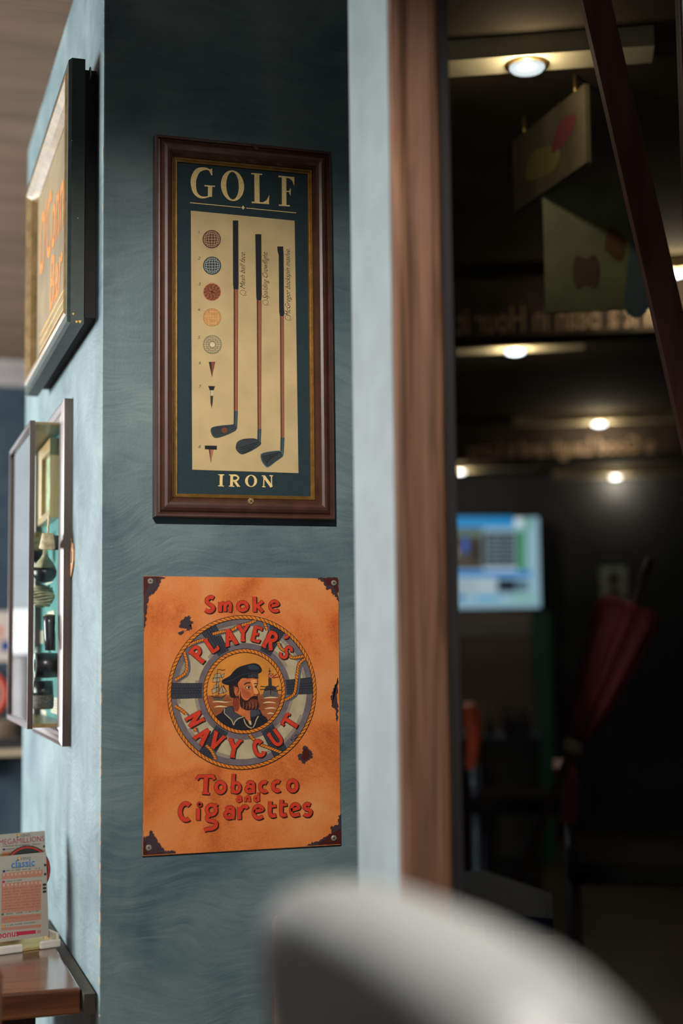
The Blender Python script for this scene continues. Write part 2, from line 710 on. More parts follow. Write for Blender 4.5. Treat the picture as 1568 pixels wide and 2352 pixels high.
PALEBLUE = mat('pale_blue_paint', (0.150, 0.190, 0.198), 0.6, var=0.14, scale=14, bump=0.2, bscale=120)
struct(boxes('wall_partition', [((PX0, PY0, 0), (OX0, PY1, ZC)), ((OX1, PY0, 0), (6.6, PY1, ZC)),
                                ((OX0, PY0, 0), (OX1, PY1, OZ0)), ((OX0, PY0, OZ1), (OX1, PY1, ZC))], PALEBLUE),
       'pale blue painted partition whose narrow end stands beside the pillar', 'wall')
struct(boxes('trim_1', [((-2.5, 3.59, 2.335), (0.42, 3.65, ZC)), ((-2.5, 3.62, 2.29), (0.42, 3.65, 2.335))], mat('grey_cornice', (0.3, 0.28, 0.27), 0.7)),
       'grey cornice along the top of the dark far wall', 'moulding')

# windows of the front room
def daylight_window(name, lo, hi, normal_axis, label, nm, pane=None):
    t = thing(name, ((lo[0] + hi[0]) / 2, (lo[1] + hi[1]) / 2, lo[2]), label, 'window', kind='structure')
    ax = 1 if normal_axis == 0 else 0
    f = 0.05
    def bb(nme, u0, u1, z0, z1, d, m):
        a, b = list(lo), list(hi)
        a[ax], b[ax], a[2], b[2] = u0, u1, z0, z1
        a[normal_axis] += d
        b[normal_axis] -= d
        return box(nme, a, b, m, t)
    bb('window_frame', lo[ax], lo[ax] + f, lo[2], hi[2], 0.005, WHITEF)
    bb('window_frame', hi[ax] - f, hi[ax], lo[2], hi[2], 0.005, WHITEF)
    bb('window_frame', lo[ax] + f, hi[ax] - f, lo[2], lo[2] + f, 0.005, WHITEF)
    bb('window_frame', lo[ax] + f, hi[ax] - f, hi[2] - f, hi[2], 0.005, WHITEF)
    w = (hi[ax] - lo[ax] - 2 * f)
    for k in range(nm):
        u0 = lo[ax] + f + w * k / nm
        u1 = lo[ax] + f + w * (k + 1) / nm
        bb('pane', u0 + 0.015, u1 - 0.015, lo[2] + f, hi[2] - f, 0.035, pane or DAY)
        if k:
            bb('glazing_bar', u0 - 0.015, u0 + 0.015, lo[2] + f, hi[2] - f, 0.008, WHITEF)
    return t


daylight_window('window_2', (-2.6, SWX0, SWZ0), (-2.5, SWX1, SWZ1), 0, 'wide white framed daylight window in the side wall', 3)
daylight_window('window_3', (FWX0, 3.65, FWZ0), (FWX1, 3.75, FWZ1), 1, 'white framed window in the dark far wall', 2)
daylight_window('window_4', (-1.8, -4.3, 0.7), (0.3, -4.2, 1.9), 1, 'white framed street window', 2, emat('shaded_street_pane', (0.8, 0.88, 1.0), 0.45))
bl = thing('roller_blind', (-0.9, 3.64, 1.42), 'pale blue roller blind lowered over the far window', 'blind')
box('fabric', (FWX0 + 0.02, 3.625, 1.42), (FWX1 + 0.05, 3.628, 2.1), mat('glowing_blind_fabric', (0.5, 0.58, 0.62), 0.8, var=0.1, scale=8, emit=(0.5, 0.58, 0.62), estr=0.4), bl)  # fabric given its own glow so it reflects pale in the case glass
tube('roller', [(FWX0, 3.625, 2.12), (FWX1 + 0.06, 3.625, 2.12)], 0.02, WHITEF, bl)
box('hem_bar', (FWX0 + 0.02, 3.62, 1.405), (FWX1 + 0.05, 3.632, 1.42), WHITEF, bl)
cc = thing('half_curtain', (-0.9, 3.62, 0.86), 'white half curtain across the lower far window', 'curtain')
vv, ff = [], []
for i in range(121):
    x = FWX0 - 0.02 + (FWX1 + 0.06 - FWX0) * i / 120
    for z in (0.8, 1.225):
        vv.append((x, 3.61 + 0.012 * math.sin(i * 1.1), z))
for i in range(120):
    ff.append((2 * i, 2 * i + 2, 2 * i + 3, 2 * i + 1))
cm = mat('curtain_cloth', (0.62, 0.62, 0.64), 0.9, var=0.12, scale=9)
co_ = mesh('cloth', vv, ff, cm, cc, smooth=True)
co_.modifiers.new('thickness', 'SOLIDIFY').thickness = 0.002
tube('rail', [(FWX0 - 0.03, 3.61, 1.23), (FWX1 + 0.05, 3.61, 1.23)], 0.007, WHITEF, cc)

# ---------------------------------------------------------------- internal window with brown trim
PW = Plane((0, PY0, 0), (1, 0, 0), (0, 0, 1))
win = thing('window_1', ((OX0 + OX1) / 2, PY0, OZ0), 'brown wooden framed dark glass window looking into the bar', 'window', kind='structure')
prof = [(0, 0), (0, 0.010), (0.006, 0.016), (0.018, 0.014), (0.030, 0.017), (0.040, 0.022), (0.050, 0.022), (0.0565, 0.016), (0.0565, 0.0)]
rails(PW, PX0 + 0.001, OZ0 - 0.055, OX1 + 0.055, OZ1 + 0.055, prof, TRIMWOOD, win, 'window_frame')
for nm, a in (('inner_frame', (OX0 + 0.006, OX0 + 0.021, OZ0, OZ1)), ('inner_frame', (OX1 - 0.021, OX1, OZ0, OZ1)),
              ('inner_frame', (OX0 + 0.021, OX1 - 0.021, OZ0, OZ0 + 0.02)), ('inner_frame', (OX0 + 0.021, OX1 - 0.021, OZ1 - 0.02, OZ1))):
    pbox(nm, PW, a[0], a[1], a[2], a[3], -0.06, 0.012, BLACKP, win)
pbox('pane', PW, OX0 + 0.021, OX1 - 0.021, OZ0 + 0.02, OZ1 - 0.02, -0.034, -0.030, glassmat('window_glass', (0.97, 0.97, 0.95), 0.0, 1.35, 0.5), win)

# ---- unseen gimbal spotlight, added to light the pillar below a dark top
sl = thing('added_gimbal_spot', (-0.42, -1.75, ZC), 'unseen white gimbal spotlight added on the ceiling to light the pillar', 'lamp')
aim = Vector((0.17, 0.0, 1.05)) - Vector((-0.42, -1.75, ZC - 0.06))
XS = Matrix.Translation((-0.42, -1.75, ZC - 0.06)) @ aim.to_track_quat('Z', 'Y').to_matrix().to_4x4()
lathe('can', [(0.006, -0.06), (0.034, -0.055), (0.038, 0.03), (0.034, 0.03), (0.030, 0.0)], WHITEF, sl, n=24, xf=XS)
lathe('mount', [(0.05, 0), (0.05, -0.012), (0.012, -0.016), (0.012, -0.05)], WHITEF, sl, n=24, xf=Matrix.Translation((-0.42, -1.75, ZC)))
ld = bpy.data.lights.new('spot_beam', 'SPOT')
ld.energy = 135
ld.color = (1.0, 0.95, 0.87)
ld.spot_size = math.radians(54)
ld.spot_blend = 0.75
ld.shadow_soft_size = 0.035
lo = bpy.data.objects.new('spot_beam', ld)
COL.objects.link(lo)
lo.matrix_world = Matrix.Translation(Vector((-0.42, -1.75, ZC - 0.06)) + aim.normalized() * 0.05) @ aim.to_track_quat('-Z', 'Y').to_matrix().to_4x4()

# ---- high wooden screen added out of view to keep window light off the stool
bs_ = thing('added_light_screen', (-0.93, -1.6, 0), 'unseen dark panelled wooden screen added to shade the bar stool', 'screen')
BSW = wood('added_screen_wood', (0.04, 0.022, 0.014), (0.10, 0.055, 0.032), 0.45, axis=2, scale=20, coat=0.1)
for k in range(8):
    y = -3.0 + 0.36 * k
    box('panel', (-0.945, y + 0.004, 0.08), (-0.915, y + 0.352, 1.98), BSW, bs_, bevel=0.004)
box("top_cap", (-0.965, -3.02, 1.98), (-0.895, -0.10, 2.03), BSW, bs_, bevel=0.006)
box('base_rail', (-0.96, -3.01, 0.0), (-0.90, -0.11, 0.08), BSW, bs_)

# ---- unseen round downlight, added to brighten the top of the stool
dl = thing('added_stool_light', (0.02, -1.52, ZC), 'unseen white round ceiling light added to brighten the bar stool top', 'lamp')
lathe('rim', [(0.045, 0), (0.060, 0), (0.060, -0.006), (0.045, -0.010)], WHITEF, dl, n=28, xf=Matrix.Translation((0.02, -1.52, ZC)))
lathe('lens', [(0.002, -0.004), (0.045, -0.004), (0.045, -0.002), (0.002, -0.002)], emat('warm_lens', (1.0, 0.93, 0.82), 6.0), dl, n=28, xf=Matrix.Translation((0.02, -1.52, ZC)))
d2 = bpy.data.lights.new('stool_beam', 'SPOT')
d2.energy = 330
d2.color = (1.0, 0.96, 0.88)
d2.spot_size = math.radians(30)
d2.spot_blend = 0.8
d2.shadow_soft_size = 0.04
o2 = bpy.data.objects.new('stool_beam', d2)
COL.objects.link(o2)
o2.location = (0.02, -1.52, ZC - 0.012)

# ================================================================ golf picture on the pillar
GX0, GZ0, GW, GH = 0.0743, 1.441, 0.2767, 0.5756
GX1, GZ1 = GX0 + GW, GZ0 + GH
WF = Plane((0, 0, 0), (1, 0, 0), (0, 0, 1))
MAHOG = mat('mahogany_lacquer', (0.075, 0.026, 0.016), 0.4, spec=0.6, var=0.25, scale=40, coat=0.35)
GILT = mat('gilt_edge', (0.42, 0.24, 0.07), 0.35, metal=0.75, var=0.2, scale=90)
golf = thing('golf_picture', (GX0 + GW / 2, 0, GZ0), 'tall mahogany framed golf print with three irons and golf balls', 'picture')
gp = [(0, 0.0), (0, 0.0175), (0.0015, 0.0195), (0.0045, 0.0195), (0.0058, 0.0165), (0.0075, 0.0170), (0.010, 0.0205), (0.014, 0.0232), (0.018, 0.0238),
      (0.022, 0.0225), (0.0255, 0.0190), (0.0285, 0.0135), (0.030, 0.0105), (0.030, 0.0)]
rails(WF, GX0, GZ0, GX1, GZ1, gp, MAHOG, golf)
gs = [(0.030, 0.0), (0.030, 0.0118), (0.0312, 0.0128), (0.0325, 0.0118), (0.0332, 0.0092), (0.0345, 0.0098), (0.036, 0.0085), (0.036, 0.0)]
rails(WF, GX0, GZ0, GX1, GZ1, gs, GILT, golf, 'gilt_slip')
MATG = pm('#1b2c31', 0.7)
pbox('backing_board', WF, GX0 + 0.03, GX1 - 0.03, GZ0 + 0.03, GZ1 - 0.03, 0.001, 0.0058, MATG, golf)
WP = Plane((0, -0.0058, 0), (1, 0, 0), (0, 0, 1))
G1 = lambda X, Y: WP.px(340 + X / 3.4087, 290 + Y / 3.4087)
G2 = lambda X, Y: WP.px(340 + X / 3.4087, 740 + Y / 3.4087)
GS = 0.000655 / 3.4087          # metres per zoomed pixel
CREAM = pm('#b9a06c', 0.55)
PAPER = mat('aged_paper', alb('#ab956c', 0.68), 0.75, var=0.10, scale=22, spec=0.2)
INK = pm('#241f1a', 0.6)


def gpts(fn, pts, n=0, closed=False):
    q = [fn(*p) for p in pts]
    return sm(q, n, closed) if n else q


ar = Art(WP)
ar.poly([G1(334, 661), G1(1146, 740), G2(1176, 1182), G2(345, 1155)], PAPER, 0)
ar.build('paper_panel', golf)

# headline
ar = Art(WP)
C_ = CREAM
ar.strip(gpts(G1, [(502, 362), (470, 338), (430, 334), (385, 352), (358, 405), (354, 455), (366, 515), (400, 551), (440, 558), (480, 548), (498, 535)], 4),
         [GS * w for w in [8, 9, 10, 11, 14, 17, 19, 22, 26, 29, 33, 36, 39, 41, 43, 44, 44, 44, 43, 43, 42, 40, 38, 36, 33, 30, 27, 24, 22, 20, 17, 15, 14, 12, 11, 11, 10, 10, 10, 10, 10]], C_, 1)
ar.strip(gpts(G1, [(485, 468), (483, 552)]), GS * 34, C_, 1)
ar.strip(gpts(G1, [(440, 466), (522, 471)]), GS * 10, C_, 1)
ar.poly(gpts(G1, [(488, 335), (500, 330), (503, 385), (494, 384), (478, 352)]), C_, 1)
n = 48
o1 = [G1(660 + 91 * math.cos(t), 466 + 120 * math.sin(t) + 0.10 * 91 * math.cos(t)) for t in [2 * math.pi * k / n for k in range(n)]]
o2 = [G1(660 + 49 * math.cos(t), 466 + 108 * math.sin(t) + 0.10 * 49 * math.cos(t)) for t in [2 * math.pi * k / n for k in range(n)]]
ar._add(o1 + o2, [(k, (k + 1) % n, n + (k + 1) % n, n + k) for k in range(n)], C_, 1)
ar.strip(gpts(G1, [(850, 372), (852, 600)]), GS * 42, C_, 1)
ar.strip(gpts(G1, [(806, 371), (892, 378)]), GS * 11, C_, 1)
ar.strip(gpts(G1, [(810, 596), (946, 605)]), GS * 13, C_, 1)
ar.poly(gpts(G1, [(893, 600), (925, 580), (948, 538), (945, 607)]), C_, 1)
ar.strip(gpts(G1, [(1063, 395), (1064, 622)]), GS * 38, C_, 1)
ar.strip(gpts(G1, [(1019, 393), (1144, 405)]), GS * 13, C_, 1)
ar.strip(gpts(G1, [(1022, 618), (1108, 624)]), GS * 11, C_, 1)
ar.poly(gpts(G1, [(1098, 402), (1144, 404), (1142, 468), (1128, 428)]), C_, 1)
ar.strip(gpts(G1, [(1076, 509), (1112, 512)]), GS * 9, C_, 1)
ar.poly(gpts(G1, [(1106, 500), (1116, 480), (1114, 548), (1104, 524)]), C_, 1)
ar.strip(gpts(G1, [(328, 599), (724, 637)]), GS * 6, C_, 1)
ar.strip(gpts(G1, [(768, 641), (1158, 679)]), GS * 6, C_, 1)
ar.poly(gpts(G1, [(743, 621), (757, 638), (743, 654), (729, 637)]), C_, 1)
ar.build('headline', golf)
ar = Art(WP)
# lower title
ar.strip(gpts(G2, [(572, 1195), (570, 1282)]), GS * 23, C_, 1)
ar.strip(gpts(G2, [(548, 1194), (595, 1196)]), GS * 7, C_, 1)
ar.strip(gpts(G2, [(547, 1281), (593, 1284)]), GS * 7, C_, 1)
ar.strip(gpts(G2, [(654, 1197), (652, 1286)]), GS * 22, C_, 1)
ar.strip(gpts(G2, [(632, 1196), (665, 1197)]), GS * 7, C_, 1)
ar.strip(gpts(G2, [(631, 1284), (675, 1286)]), GS * 7, C_, 1)
ar.strip(gpts(G2, [(650, 1200), (688, 1201), (706, 1219), (690, 1240), (655, 1242)], 5), GS * 14, C_, 1)
ar.strip(gpts(G2, [(674, 1240), (706, 1285)]), GS * 19, C_, 1)
ar.strip(gpts(G2, [(695, 1284), (720, 1286)]), GS * 6, C_, 1)
o1 = [G2(805 + 47 * math.cos(t), 1243 + 47 * math.sin(t)) for t in [2 * math.pi * k / n for k in range(n)]]
o2 = [G2(805 + 25 * math.cos(t), 1243 + 41 * math.sin(t)) for t in [2 * math.pi * k / n for k in range(n)]]
ar._add(o1 + o2, [(k, (k + 1) % n, n + (k + 1) % n, n + k) for k in range(n)], C_, 1)
ar.strip(gpts(G2, [(906, 1204), (904, 1289)]), GS * 9, C_, 1)
ar.strip(gpts(G2, [(905, 1206), (966, 1290)]), GS * 22, C_, 1)
ar.strip(gpts(G2, [(965, 1203), (966, 1291)]), GS * 9, C_, 1)
ar.strip(gpts(G2, [(889, 1203), (915, 1204)]), GS * 7, C_, 1)
ar.strip(gpts(G2, [(948, 1202), (977, 1203)]), GS * 7, C_, 1)
ar.strip(gpts(G2, [(892, 1288), (918, 1290)]), GS * 7, C_, 1)
ar.build('title', golf)


# golf balls
def ball(fn, cx, cy, r, base, linec, style):
    a = Art(WP)
    ell = lambda k, q=1.0, ox=0, oy=0: fn(cx + ox + r * q * math.cos(k), cy + oy + r * q * math.sin(k))
    N = 40
    bm_, lm = pm(base), pm(linec)
    if style != 'rings':
        a.poly([ell(2 * math.pi * k / N) for k in range(N)], bm_, 1)
    if style in ('net', 'dots'):
        # curved net lines seen on a sphere
        for j in range(-3, 4):
            s_ = j / 3.9
            cur, cur2 = [], []
            for i in range(17):
                t = -1 + 2 * i / 16
                xx = math.sin(s_ * 1.35) * math.sqrt(max(0, 1 - (t * 0.96) ** 2))
                cur.append(fn(cx + r * (0.97 * xx + 0.12 * t * 0), cy + r * 0.95 * t))
                cur2.append(fn(cx + r * 0.95 * t, cy + r * 0.97 * xx))
            a.strip(cur, GS * 3.4, lm, 2)
            a.strip(cur2, GS * 3.4, lm, 2)
        a.strip([ell(2 * math.pi * k / N, 0.95) for k in range(N)], GS * 9, bm_, 3, closed=True)
    if style == 'pebble':
        for q in range(1, 8):
            for k in range(int(6 * q)):
                t = 2 * math.pi * k / (6 * q) + 0.3 * q
                rr = r * 0.93 * q / 7.5
                p = fn(cx + rr * math.cos(t), cy + rr * math.sin(t))
                a.disc(p, GS * (5.5 if (k * 7 + q) % 3 else 3.5), lm, 2, n=6)
        a.disc(fn(cx, cy), GS * 9, pm('#3a1a10'), 3, n=10)
    if style == 'faint':
        for j in range(-3, 4):
            o = j * r * 0.25
            h = math.sqrt(max(0.0, r * r - o * o)) * 0.96
            wob = 4 * math.sin(j * 2.1)
            for dd in (-4, 4):
                a.strip([fn(cx + o + dd + wob, cy - h), fn(cx + o * 1.08 + dd, cy), fn(cx + o + dd - wob, cy + h)], GS * 2.2, lm, 2)
                a.strip([fn(cx - h, cy + o + dd), fn(cx, cy + o * 1.08 + dd + wob), fn(cx + h, cy + o + dd)], GS * 2.2, lm, 2)
        a.strip([ell(2 * math.pi * k / N, 0.98) for k in range(N)], GS * 4, lm, 2, closed=True)
    if style == 'rings':
        for q in (1.0, 0.93, 0.62, 0.36, 0.30):
            a.strip([ell(2 * math.pi * k / N, q) for k in range(N)], GS * 2.6, lm, 2, closed=True)
        for j in range(-4, 5):
            o = j * r * 0.2
            h = math.sqrt(max(0.0, r * r - o * o))
            h2 = math.sqrt(max(0.0, (0.36 * r) ** 2 - o * o)) if abs(o) < 0.36 * r else 0
            for sg in (-1, 1):
                a.strip([fn(cx + o, cy + sg * h2), fn(cx + o, cy + sg * h)], GS * 2.4, lm, 2)
                a.strip([fn(cx + sg * h2, cy + o), fn(cx + sg * h, cy + o)], GS * 2.4, lm, 2)
        a.disc(fn(cx, cy), GS * r * 0.28, pm('#b3a37c'), 3, n=20)
    a.build('ball_print', golf)


ball(G1, 497, 885, 71, '#4a2f24', '#a58464', 'net')
ball(G1, 500, 1092, 70, '#28323a', '#8f8f82', 'net')
ball(G1, 500, 1298, 70, '#a25f3c', '#56301f', 'pebble')
ball(G1, 500, 1497, 70, '#b98f5a', '#8f5f34', 'faint')
ball(G2, 502, 176, 73, '#a89a78', '#5a5a4c', 'rings')

# tees
a = Art(WP)
a.poly(gpts(G2, [(474, 312), (526, 310), (499, 433)]), pm('#6a3a2c'), 1)
a.poly(gpts(G2, [(474, 312), (494, 311), (499, 433)]), pm('#2c1c1a'), 2)
a.build('tee_print', golf)
a = Art(WP)
a.poly(gpts(G2, [(470, 500), (523, 501), (512, 534), (482, 534)]), pm('#15171b'), 1)
a.strip(gpts(G2, [(496, 534), (496, 576)]), GS * 17, pm('#a59a80'), 1)
a.strip(gpts(G2, [(489, 534), (489, 576)]), GS * 3, INK, 2)
a.poly(gpts(G2, [(486, 578), (508, 575), (505, 630), (497, 677), (488, 635)]), pm('#2a2825'), 1)
a.build('tee_print', golf)
a = Art(WP)
a.poly(gpts(G2, [(473, 994), (512, 996), (491, 1108)]), pm('#8c5a42'), 1)
a.poly(gpts(G2, [(473, 994), (486, 995), (491, 1108)]), pm('#4a2a20'), 2)
a.poly(gpts(G2, [(443, 966), (538, 968), (537, 999), (443, 995)]), pm('#15161a'), 3)
a.build('tee_print', golf)


def club(grip, shaft, hosel, head, grooves, dot, edge):
    a = Art(WP)
    a.poly(grip, pm('#16191c'), 2)
    l0, r0, r1, l1 = shaft
    mid0 = ((l0[0] + r0[0]) / 2, (l0[1] + r0[1]) / 2)
    mid1 = ((l1[0] + r1[0]) / 2, (l1[1] + r1[1]) / 2)
    lo = lambda p, q, t: (p[0] + (q[0] - p[0]) * t, p[1] + (q[1] - p[1]) * t)
    a.poly([l0, r0, r1, l1], pm('#7a4a36'), 1)
    a.poly([l0, lo(l0, r0, 0.32), lo(l1, r1, 0.32), l1], pm('#46281f'), 2)
    a.poly([lo(l0, r0, 0.84), r0, r1, lo(l1, r1, 0.84)], pm('#5c3427'), 2)
    a.poly(hosel, pm('#263338'), 2)
    a.strip([lo(hosel[0], hosel[1], 0.62), lo(hosel[3], hosel[2], 0.62)], GS * 5, pm('#46585c'), 3)
    a.poly(head, pm(edge), 2)
    cx = sum(p[0] for p in head) / len(head)
    cy = sum(p[1] for p in head) / len(head)
    a.poly([(cx + (p[0] - cx) * 0.93, cy + (p[1] - cy) * 0.90) for p in head], pm('#2a3032'), 3)
    for g in grooves:
        a.strip(g[:2], GS * g[2], pm('#121619'), 4)
    if dot:
        a.disc(dot, GS * 23, pm('#5e3326'), 5, n=24)
    a.build('club_print', golf)


P = lambda fn, l: [fn(*p) for p in l]
club(P(G1, [(662, 738), (705, 738), (708, 1240), (706, 1277), (668, 1277), (664, 1240)]),
     [G1(668, 1276), G1(704, 1276), G2(701, 696), G2(669, 696)],
     P(G2, [(669, 694), (702, 696), (696, 838), (668, 815)]),
     sm(P(G2, [(489, 838), (510, 820), (580, 808), (660, 801), (676, 790), (696, 812), (690, 842), (668, 860), (610, 886), (548, 906), (513, 902), (493, 872)]), 4, True),
     [(G2(505, 835 + 12 * k), G2(640 - 12 * k, 815 + 13 * k), 3) for k in range(5)], G2(597, 847), '#2d393c')
club(P(G1, [(838, 846), (885, 846), (889, 1330), (884, 1363), (849, 1363), (845, 1330)]),
     [G1(849, 1362), G1(887, 1362), G2(884, 838), (G2(856, 838))],
     P(G2, [(855, 836), (886, 838), (881, 945), (853, 925)]),
     sm(P(G2, [(685, 975), (700, 936), (750, 914), (825, 910), (855, 920), (880, 938), (878, 962), (820, 1002), (742, 1035), (708, 1022), (689, 998)]), 4, True),
     [(G2(715 + 8 * k, 985 + 14 * k), G2(868 - 18 * k, 938 + 18 * k), 5) for k in range(4)], None, '#222a2c')
club(P(G1, [(1010, 942), (1056, 942), (1060, 1000), (1063, 1420), (1067, 1462), (1061, 1487), (1031, 1487), (1025, 1455), (1021, 1010), (1012, 978)]),
     [G1(1031, 1485), G1(1062, 1485), G2(1065, 906), G2(1036, 906)],
     P(G2, [(1035, 904), (1067, 906), (1060, 1045), (1033, 1030)]),
     sm(P(G2, [(878, 1048), (890, 1027), (950, 1012), (1028, 1006), (1058, 1028), (1052, 1054), (1000, 1092), (940, 1137), (912, 1124), (886, 1086)]), 4, True),
     [(G2(892 + 8 * k, 1056 + 14 * k), G2(1040 - 26 * k, 1018 + 17 * k), 5) for k in range(5)], None, '#3f5a5e')

# handwriting and numbers
hr = math.pi / 2
for body, (x, y), k, (cx, cy) in (('Mesh ball face.', (740, 1130), 0.84, (742, 1298)), ('Spalding Crowflight.', (917, 1170), 0.78, (918, 1375)), ('McGregor backspin mashie.', (1093, 1225), 0.80, (1094, 1493))):
    a = Art(WP)
    a.text(body, G1(x, y), GS * 62, INK, 1, rot=hr, shear=0.5, sx=k, bold=-0.006)
    a.strip(gpts(G1, [(cx + 30, cy + 22), (cx + 4, cy + 28), (cx - 20, cy + 12), (cx - 18, cy - 8), (cx + 4, cy - 14), (cx + 22, cy + 2), (cx + 8, cy + 22)], 5), GS * 2.5, INK, 1)
    a.build('handwriting', golf)
for fn, t, x, y in ((G1, '1.', 398, 832), (G1, '2.', 400, 1035), (G1, '3.', 402, 1237), (G1, '4.', 398, 1437), (G2, '5.', 398, 120), (G2, '6.', 405, 319), (G2, '7.', 404, 505), (G2, '8.', 402, 976)):
    a = Art(WP)
    a.text(t, fn(x, y), GS * 34, INK, 1, shear=0.35)
    a.build('number', golf)
BRASS = mat('worn_brass', (0.55, 0.36, 0.16), 0.4, metal=0.7, var=0.3, scale=300)
sa = WF.px(580, 351)
screw(WF, sa[0], sa[1], 0.0228, 0.0042, mat('dark_screw', (0.12, 0.07, 0.03), 0.5, metal=0.5), golf)
sa = WF.px(567, 1155)
screw(WF, sa[0], sa[1], 0.0228, 0.0050, BRASS, golf)

# ================================================================ orange tin tobacco sign
SH0 = 0.004
SPL = Plane((0, -SH0, 0), (1, 0, 0), (0, 0, 1))
tin = thing('tin_sign', (0.21, 0, 0.954), 'rust-cornered orange tin sign with a bearded sailor in a lifebuoy', 'sign')
S1 = lambda X, Y: SPL.px(310 + X / 3.2, 1310 + Y / 3.2)
S2 = lambda X, Y: SPL.px(310 + X / 3.2, 1640 + Y / 3.2)
B_ = lambda X, Y: SPL.px(380 + X / 4.3556, 1400 + Y / 4.3556)
PTC = lambda X, Y: SPL.px(430 + X / 6.0308, 1480 + Y / 6.0308)
MS = 0.000645 / 3.2
MB_ = 0.000645 / 4.3556
cTL, cTR, cBR, cBL = SPL.px(329, 1323), SPL.px(777, 1329), SPL.px(782, 1940), SPL.px(327, 1966)


def bow(a, b):
    """the sheet bellies off the wall along its left edge"""
    t = (b - cBL[1]) / (cTL[1] - cBL[1])
    s = (a - cBL[0]) / 0.30
    return 0.008 * max(0.0, math.sin(math.pi * min(1, max(0, t)))) * max(0.0, 1 - s * 7.4) ** 2


OM = bpy.data.materials.new('aged_orange_enamel')
OM.use_nodes = True
nt = OM.node_tree
Lk = nt.links.new
bs = nt.nodes['Principled BSDF']
bs.inputs['Roughness'].default_value = 0.5
bs.inputs['Specular IOR Level'].default_value = 0.3
tc = nt.nodes.new('ShaderNodeTexCoord')
na = nt.nodes.new('ShaderNodeTexNoise')
na.inputs['Scale'].default_value = 9
na.inputs['Detail'].default_value = 5
na.inputs['Distortion'].default_value = 1.0
Lk(tc.outputs['Object'], na.inputs['Vector'])
nb = nt.nodes.new('ShaderNodeTexNoise')
nb.inputs['Scale'].default_value = 420
nb.inputs['Detail'].default_value = 2
Lk(tc.outputs['Object'], nb.inputs['Vector'])
ma = nt.nodes.new('ShaderNodeMath')
ma.operation = 'MULTIPLY_ADD'
ma.inputs[1].default_value = 0.25
Lk(nb.outputs[0], ma.inputs[0])
Lk(na.outputs[0], ma.inputs[2])
rp = nt.nodes.new('ShaderNodeValToRGB')
el = rp.color_ramp.elements
el[0].position, el[0].color = 0.42, (0.55, 0.115, 0.022, 1)
el[1].position, el[1].color = 0.86, (0.82, 0.33, 0.11, 1)
k = el.new(0.6)
k.color = (0.78, 0.22, 0.05, 1)
Lk(ma.outputs[0], rp.inputs[0])
Lk(rp.outputs[0], bs.inputs['Base Color'])

# the sheet: a grid that follows the bow, with a real edge
nu, nv = 40, 20
vs_, fs, fm = [], [], []
RUSTE = mat('rust_edge', (0.035, 0.012, 0.01), 0.7)
for side in (0, 1):
    for j in range(nv + 1):
        for i in range(nu + 1):
            s, t = i / nu, j / nv
            a = (cBL[0] * (1 - s) + cBR[0] * s) * (1 - t) + (cTL[0] * (1 - s) + cTR[0] * s) * t
            b = (cBL[1] * (1 - s) + cBR[1] * s) * (1 - t) + (cTL[1] * (1 - s) + cTR[1] * s) * t
            vs_.append(SPL.w(a, b, bow(a, b) - side * 0.0012))
W1 = (nu + 1) * (nv + 1)
for j in range(nv):
    for i in range(nu):
        q = j * (nu + 1) + i
        fs.append((q, q + 1, q + nu + 2, q + nu + 1))
        fm.append(0)
        fs.append((W1 + q, W1 + q + nu + 1, W1 + q + nu + 2, W1 + q + 1))
        fm.append(1)
edge = [i for i in range(nu + 1)] + [j * (nu + 1) + nu for j in range(1, nv + 1)] + [nv * (nu + 1) + i for i in range(nu - 1, -1, -1)] + [j * (nu + 1) for j in range(nv - 1, 0, -1)]
for k in range(len(edge)):
    p, q = edge[k], edge[(k + 1) % len(edge)]
    fs.append((p, W1 + p, W1 + q, q))
    fm.append(1)
mesh('sheet', vs_, fs, [OM, RUSTE], tin, smooth=False, fm=fm)


def sart():
    a = Art(SPL, 0.0003, 0.00009)
    a.bow = bow
    return a


RUSTP = pm('#2a1a1f', 0.6)
RUSTR = pm('#3a1210', 0.6)
DKP = pm('#33262c', 0.6)


def ragged(fn, pts, amp, seed, n=7):
    rnd = random.Random(seed)
    P_ = sm([fn(*p) for p in pts], n, True)
    return [(x + rnd.uniform(-amp, amp), y + rnd.uniform(-amp, amp)) for x, y in P_]


def clamp_in(pts):
    # keep rust on the sheet
    out = []
    for x, y in pts:
        x = min(max(x, cBL[0] + 0.0006), cTR[0] - 0.0004)
        y = min(max(y, cBL[1] + 0.0010 + (x - cBL[0]) * (cBR[1] - cBL[1]) / 0.3), cTL[1] - 0.0005)
        out.append((x, y))
    return out


def rustpatch(nm, fn, outer, inner, seed):
    a = sart()
    a.poly(clamp_in(ragged(fn, outer, 0.0016, seed)), DKP, 1)
    if inner:
        a.poly(clamp_in(ragged(fn, inner, 0.0009, seed + 1)), RUSTR, 2)
    return a.build(nm, tin)


rustpatch('rust_patch', S1, [(60, 42), (130, 42), (225, 50), (190, 70), (170, 130), (140, 165), (105, 190), (92, 240), (82, 330), (70, 420), (62, 430), (60, 240)],
          [(62, 44), (165, 44), (170, 80), (140, 120), (110, 145), (80, 160), (66, 230), (62, 160)], 1)
rustpatch('rust_patch', S1, [(1335, 58), (1420, 52), (1490, 55), (1492, 120), (1494, 225), (1478, 195), (1445, 175), (1440, 130), (1405, 140), (1385, 85)],
          [(1385, 62), (1440, 56), (1490, 58), (1490, 160), (1470, 150), (1455, 115), (1415, 110), (1395, 80)], 4)
rustpatch('rust_patch', S2, [(58, 850), (75, 905), (120, 855), (150, 905), (175, 945), (200, 985), (240, 1005), (295, 1010), (285, 1028), (180, 1035), (58, 1042), (56, 950)],
          [(60, 950), (110, 930), (150, 955), (170, 985), (195, 1010), (200, 1030), (120, 1035), (60, 1040)], 7)
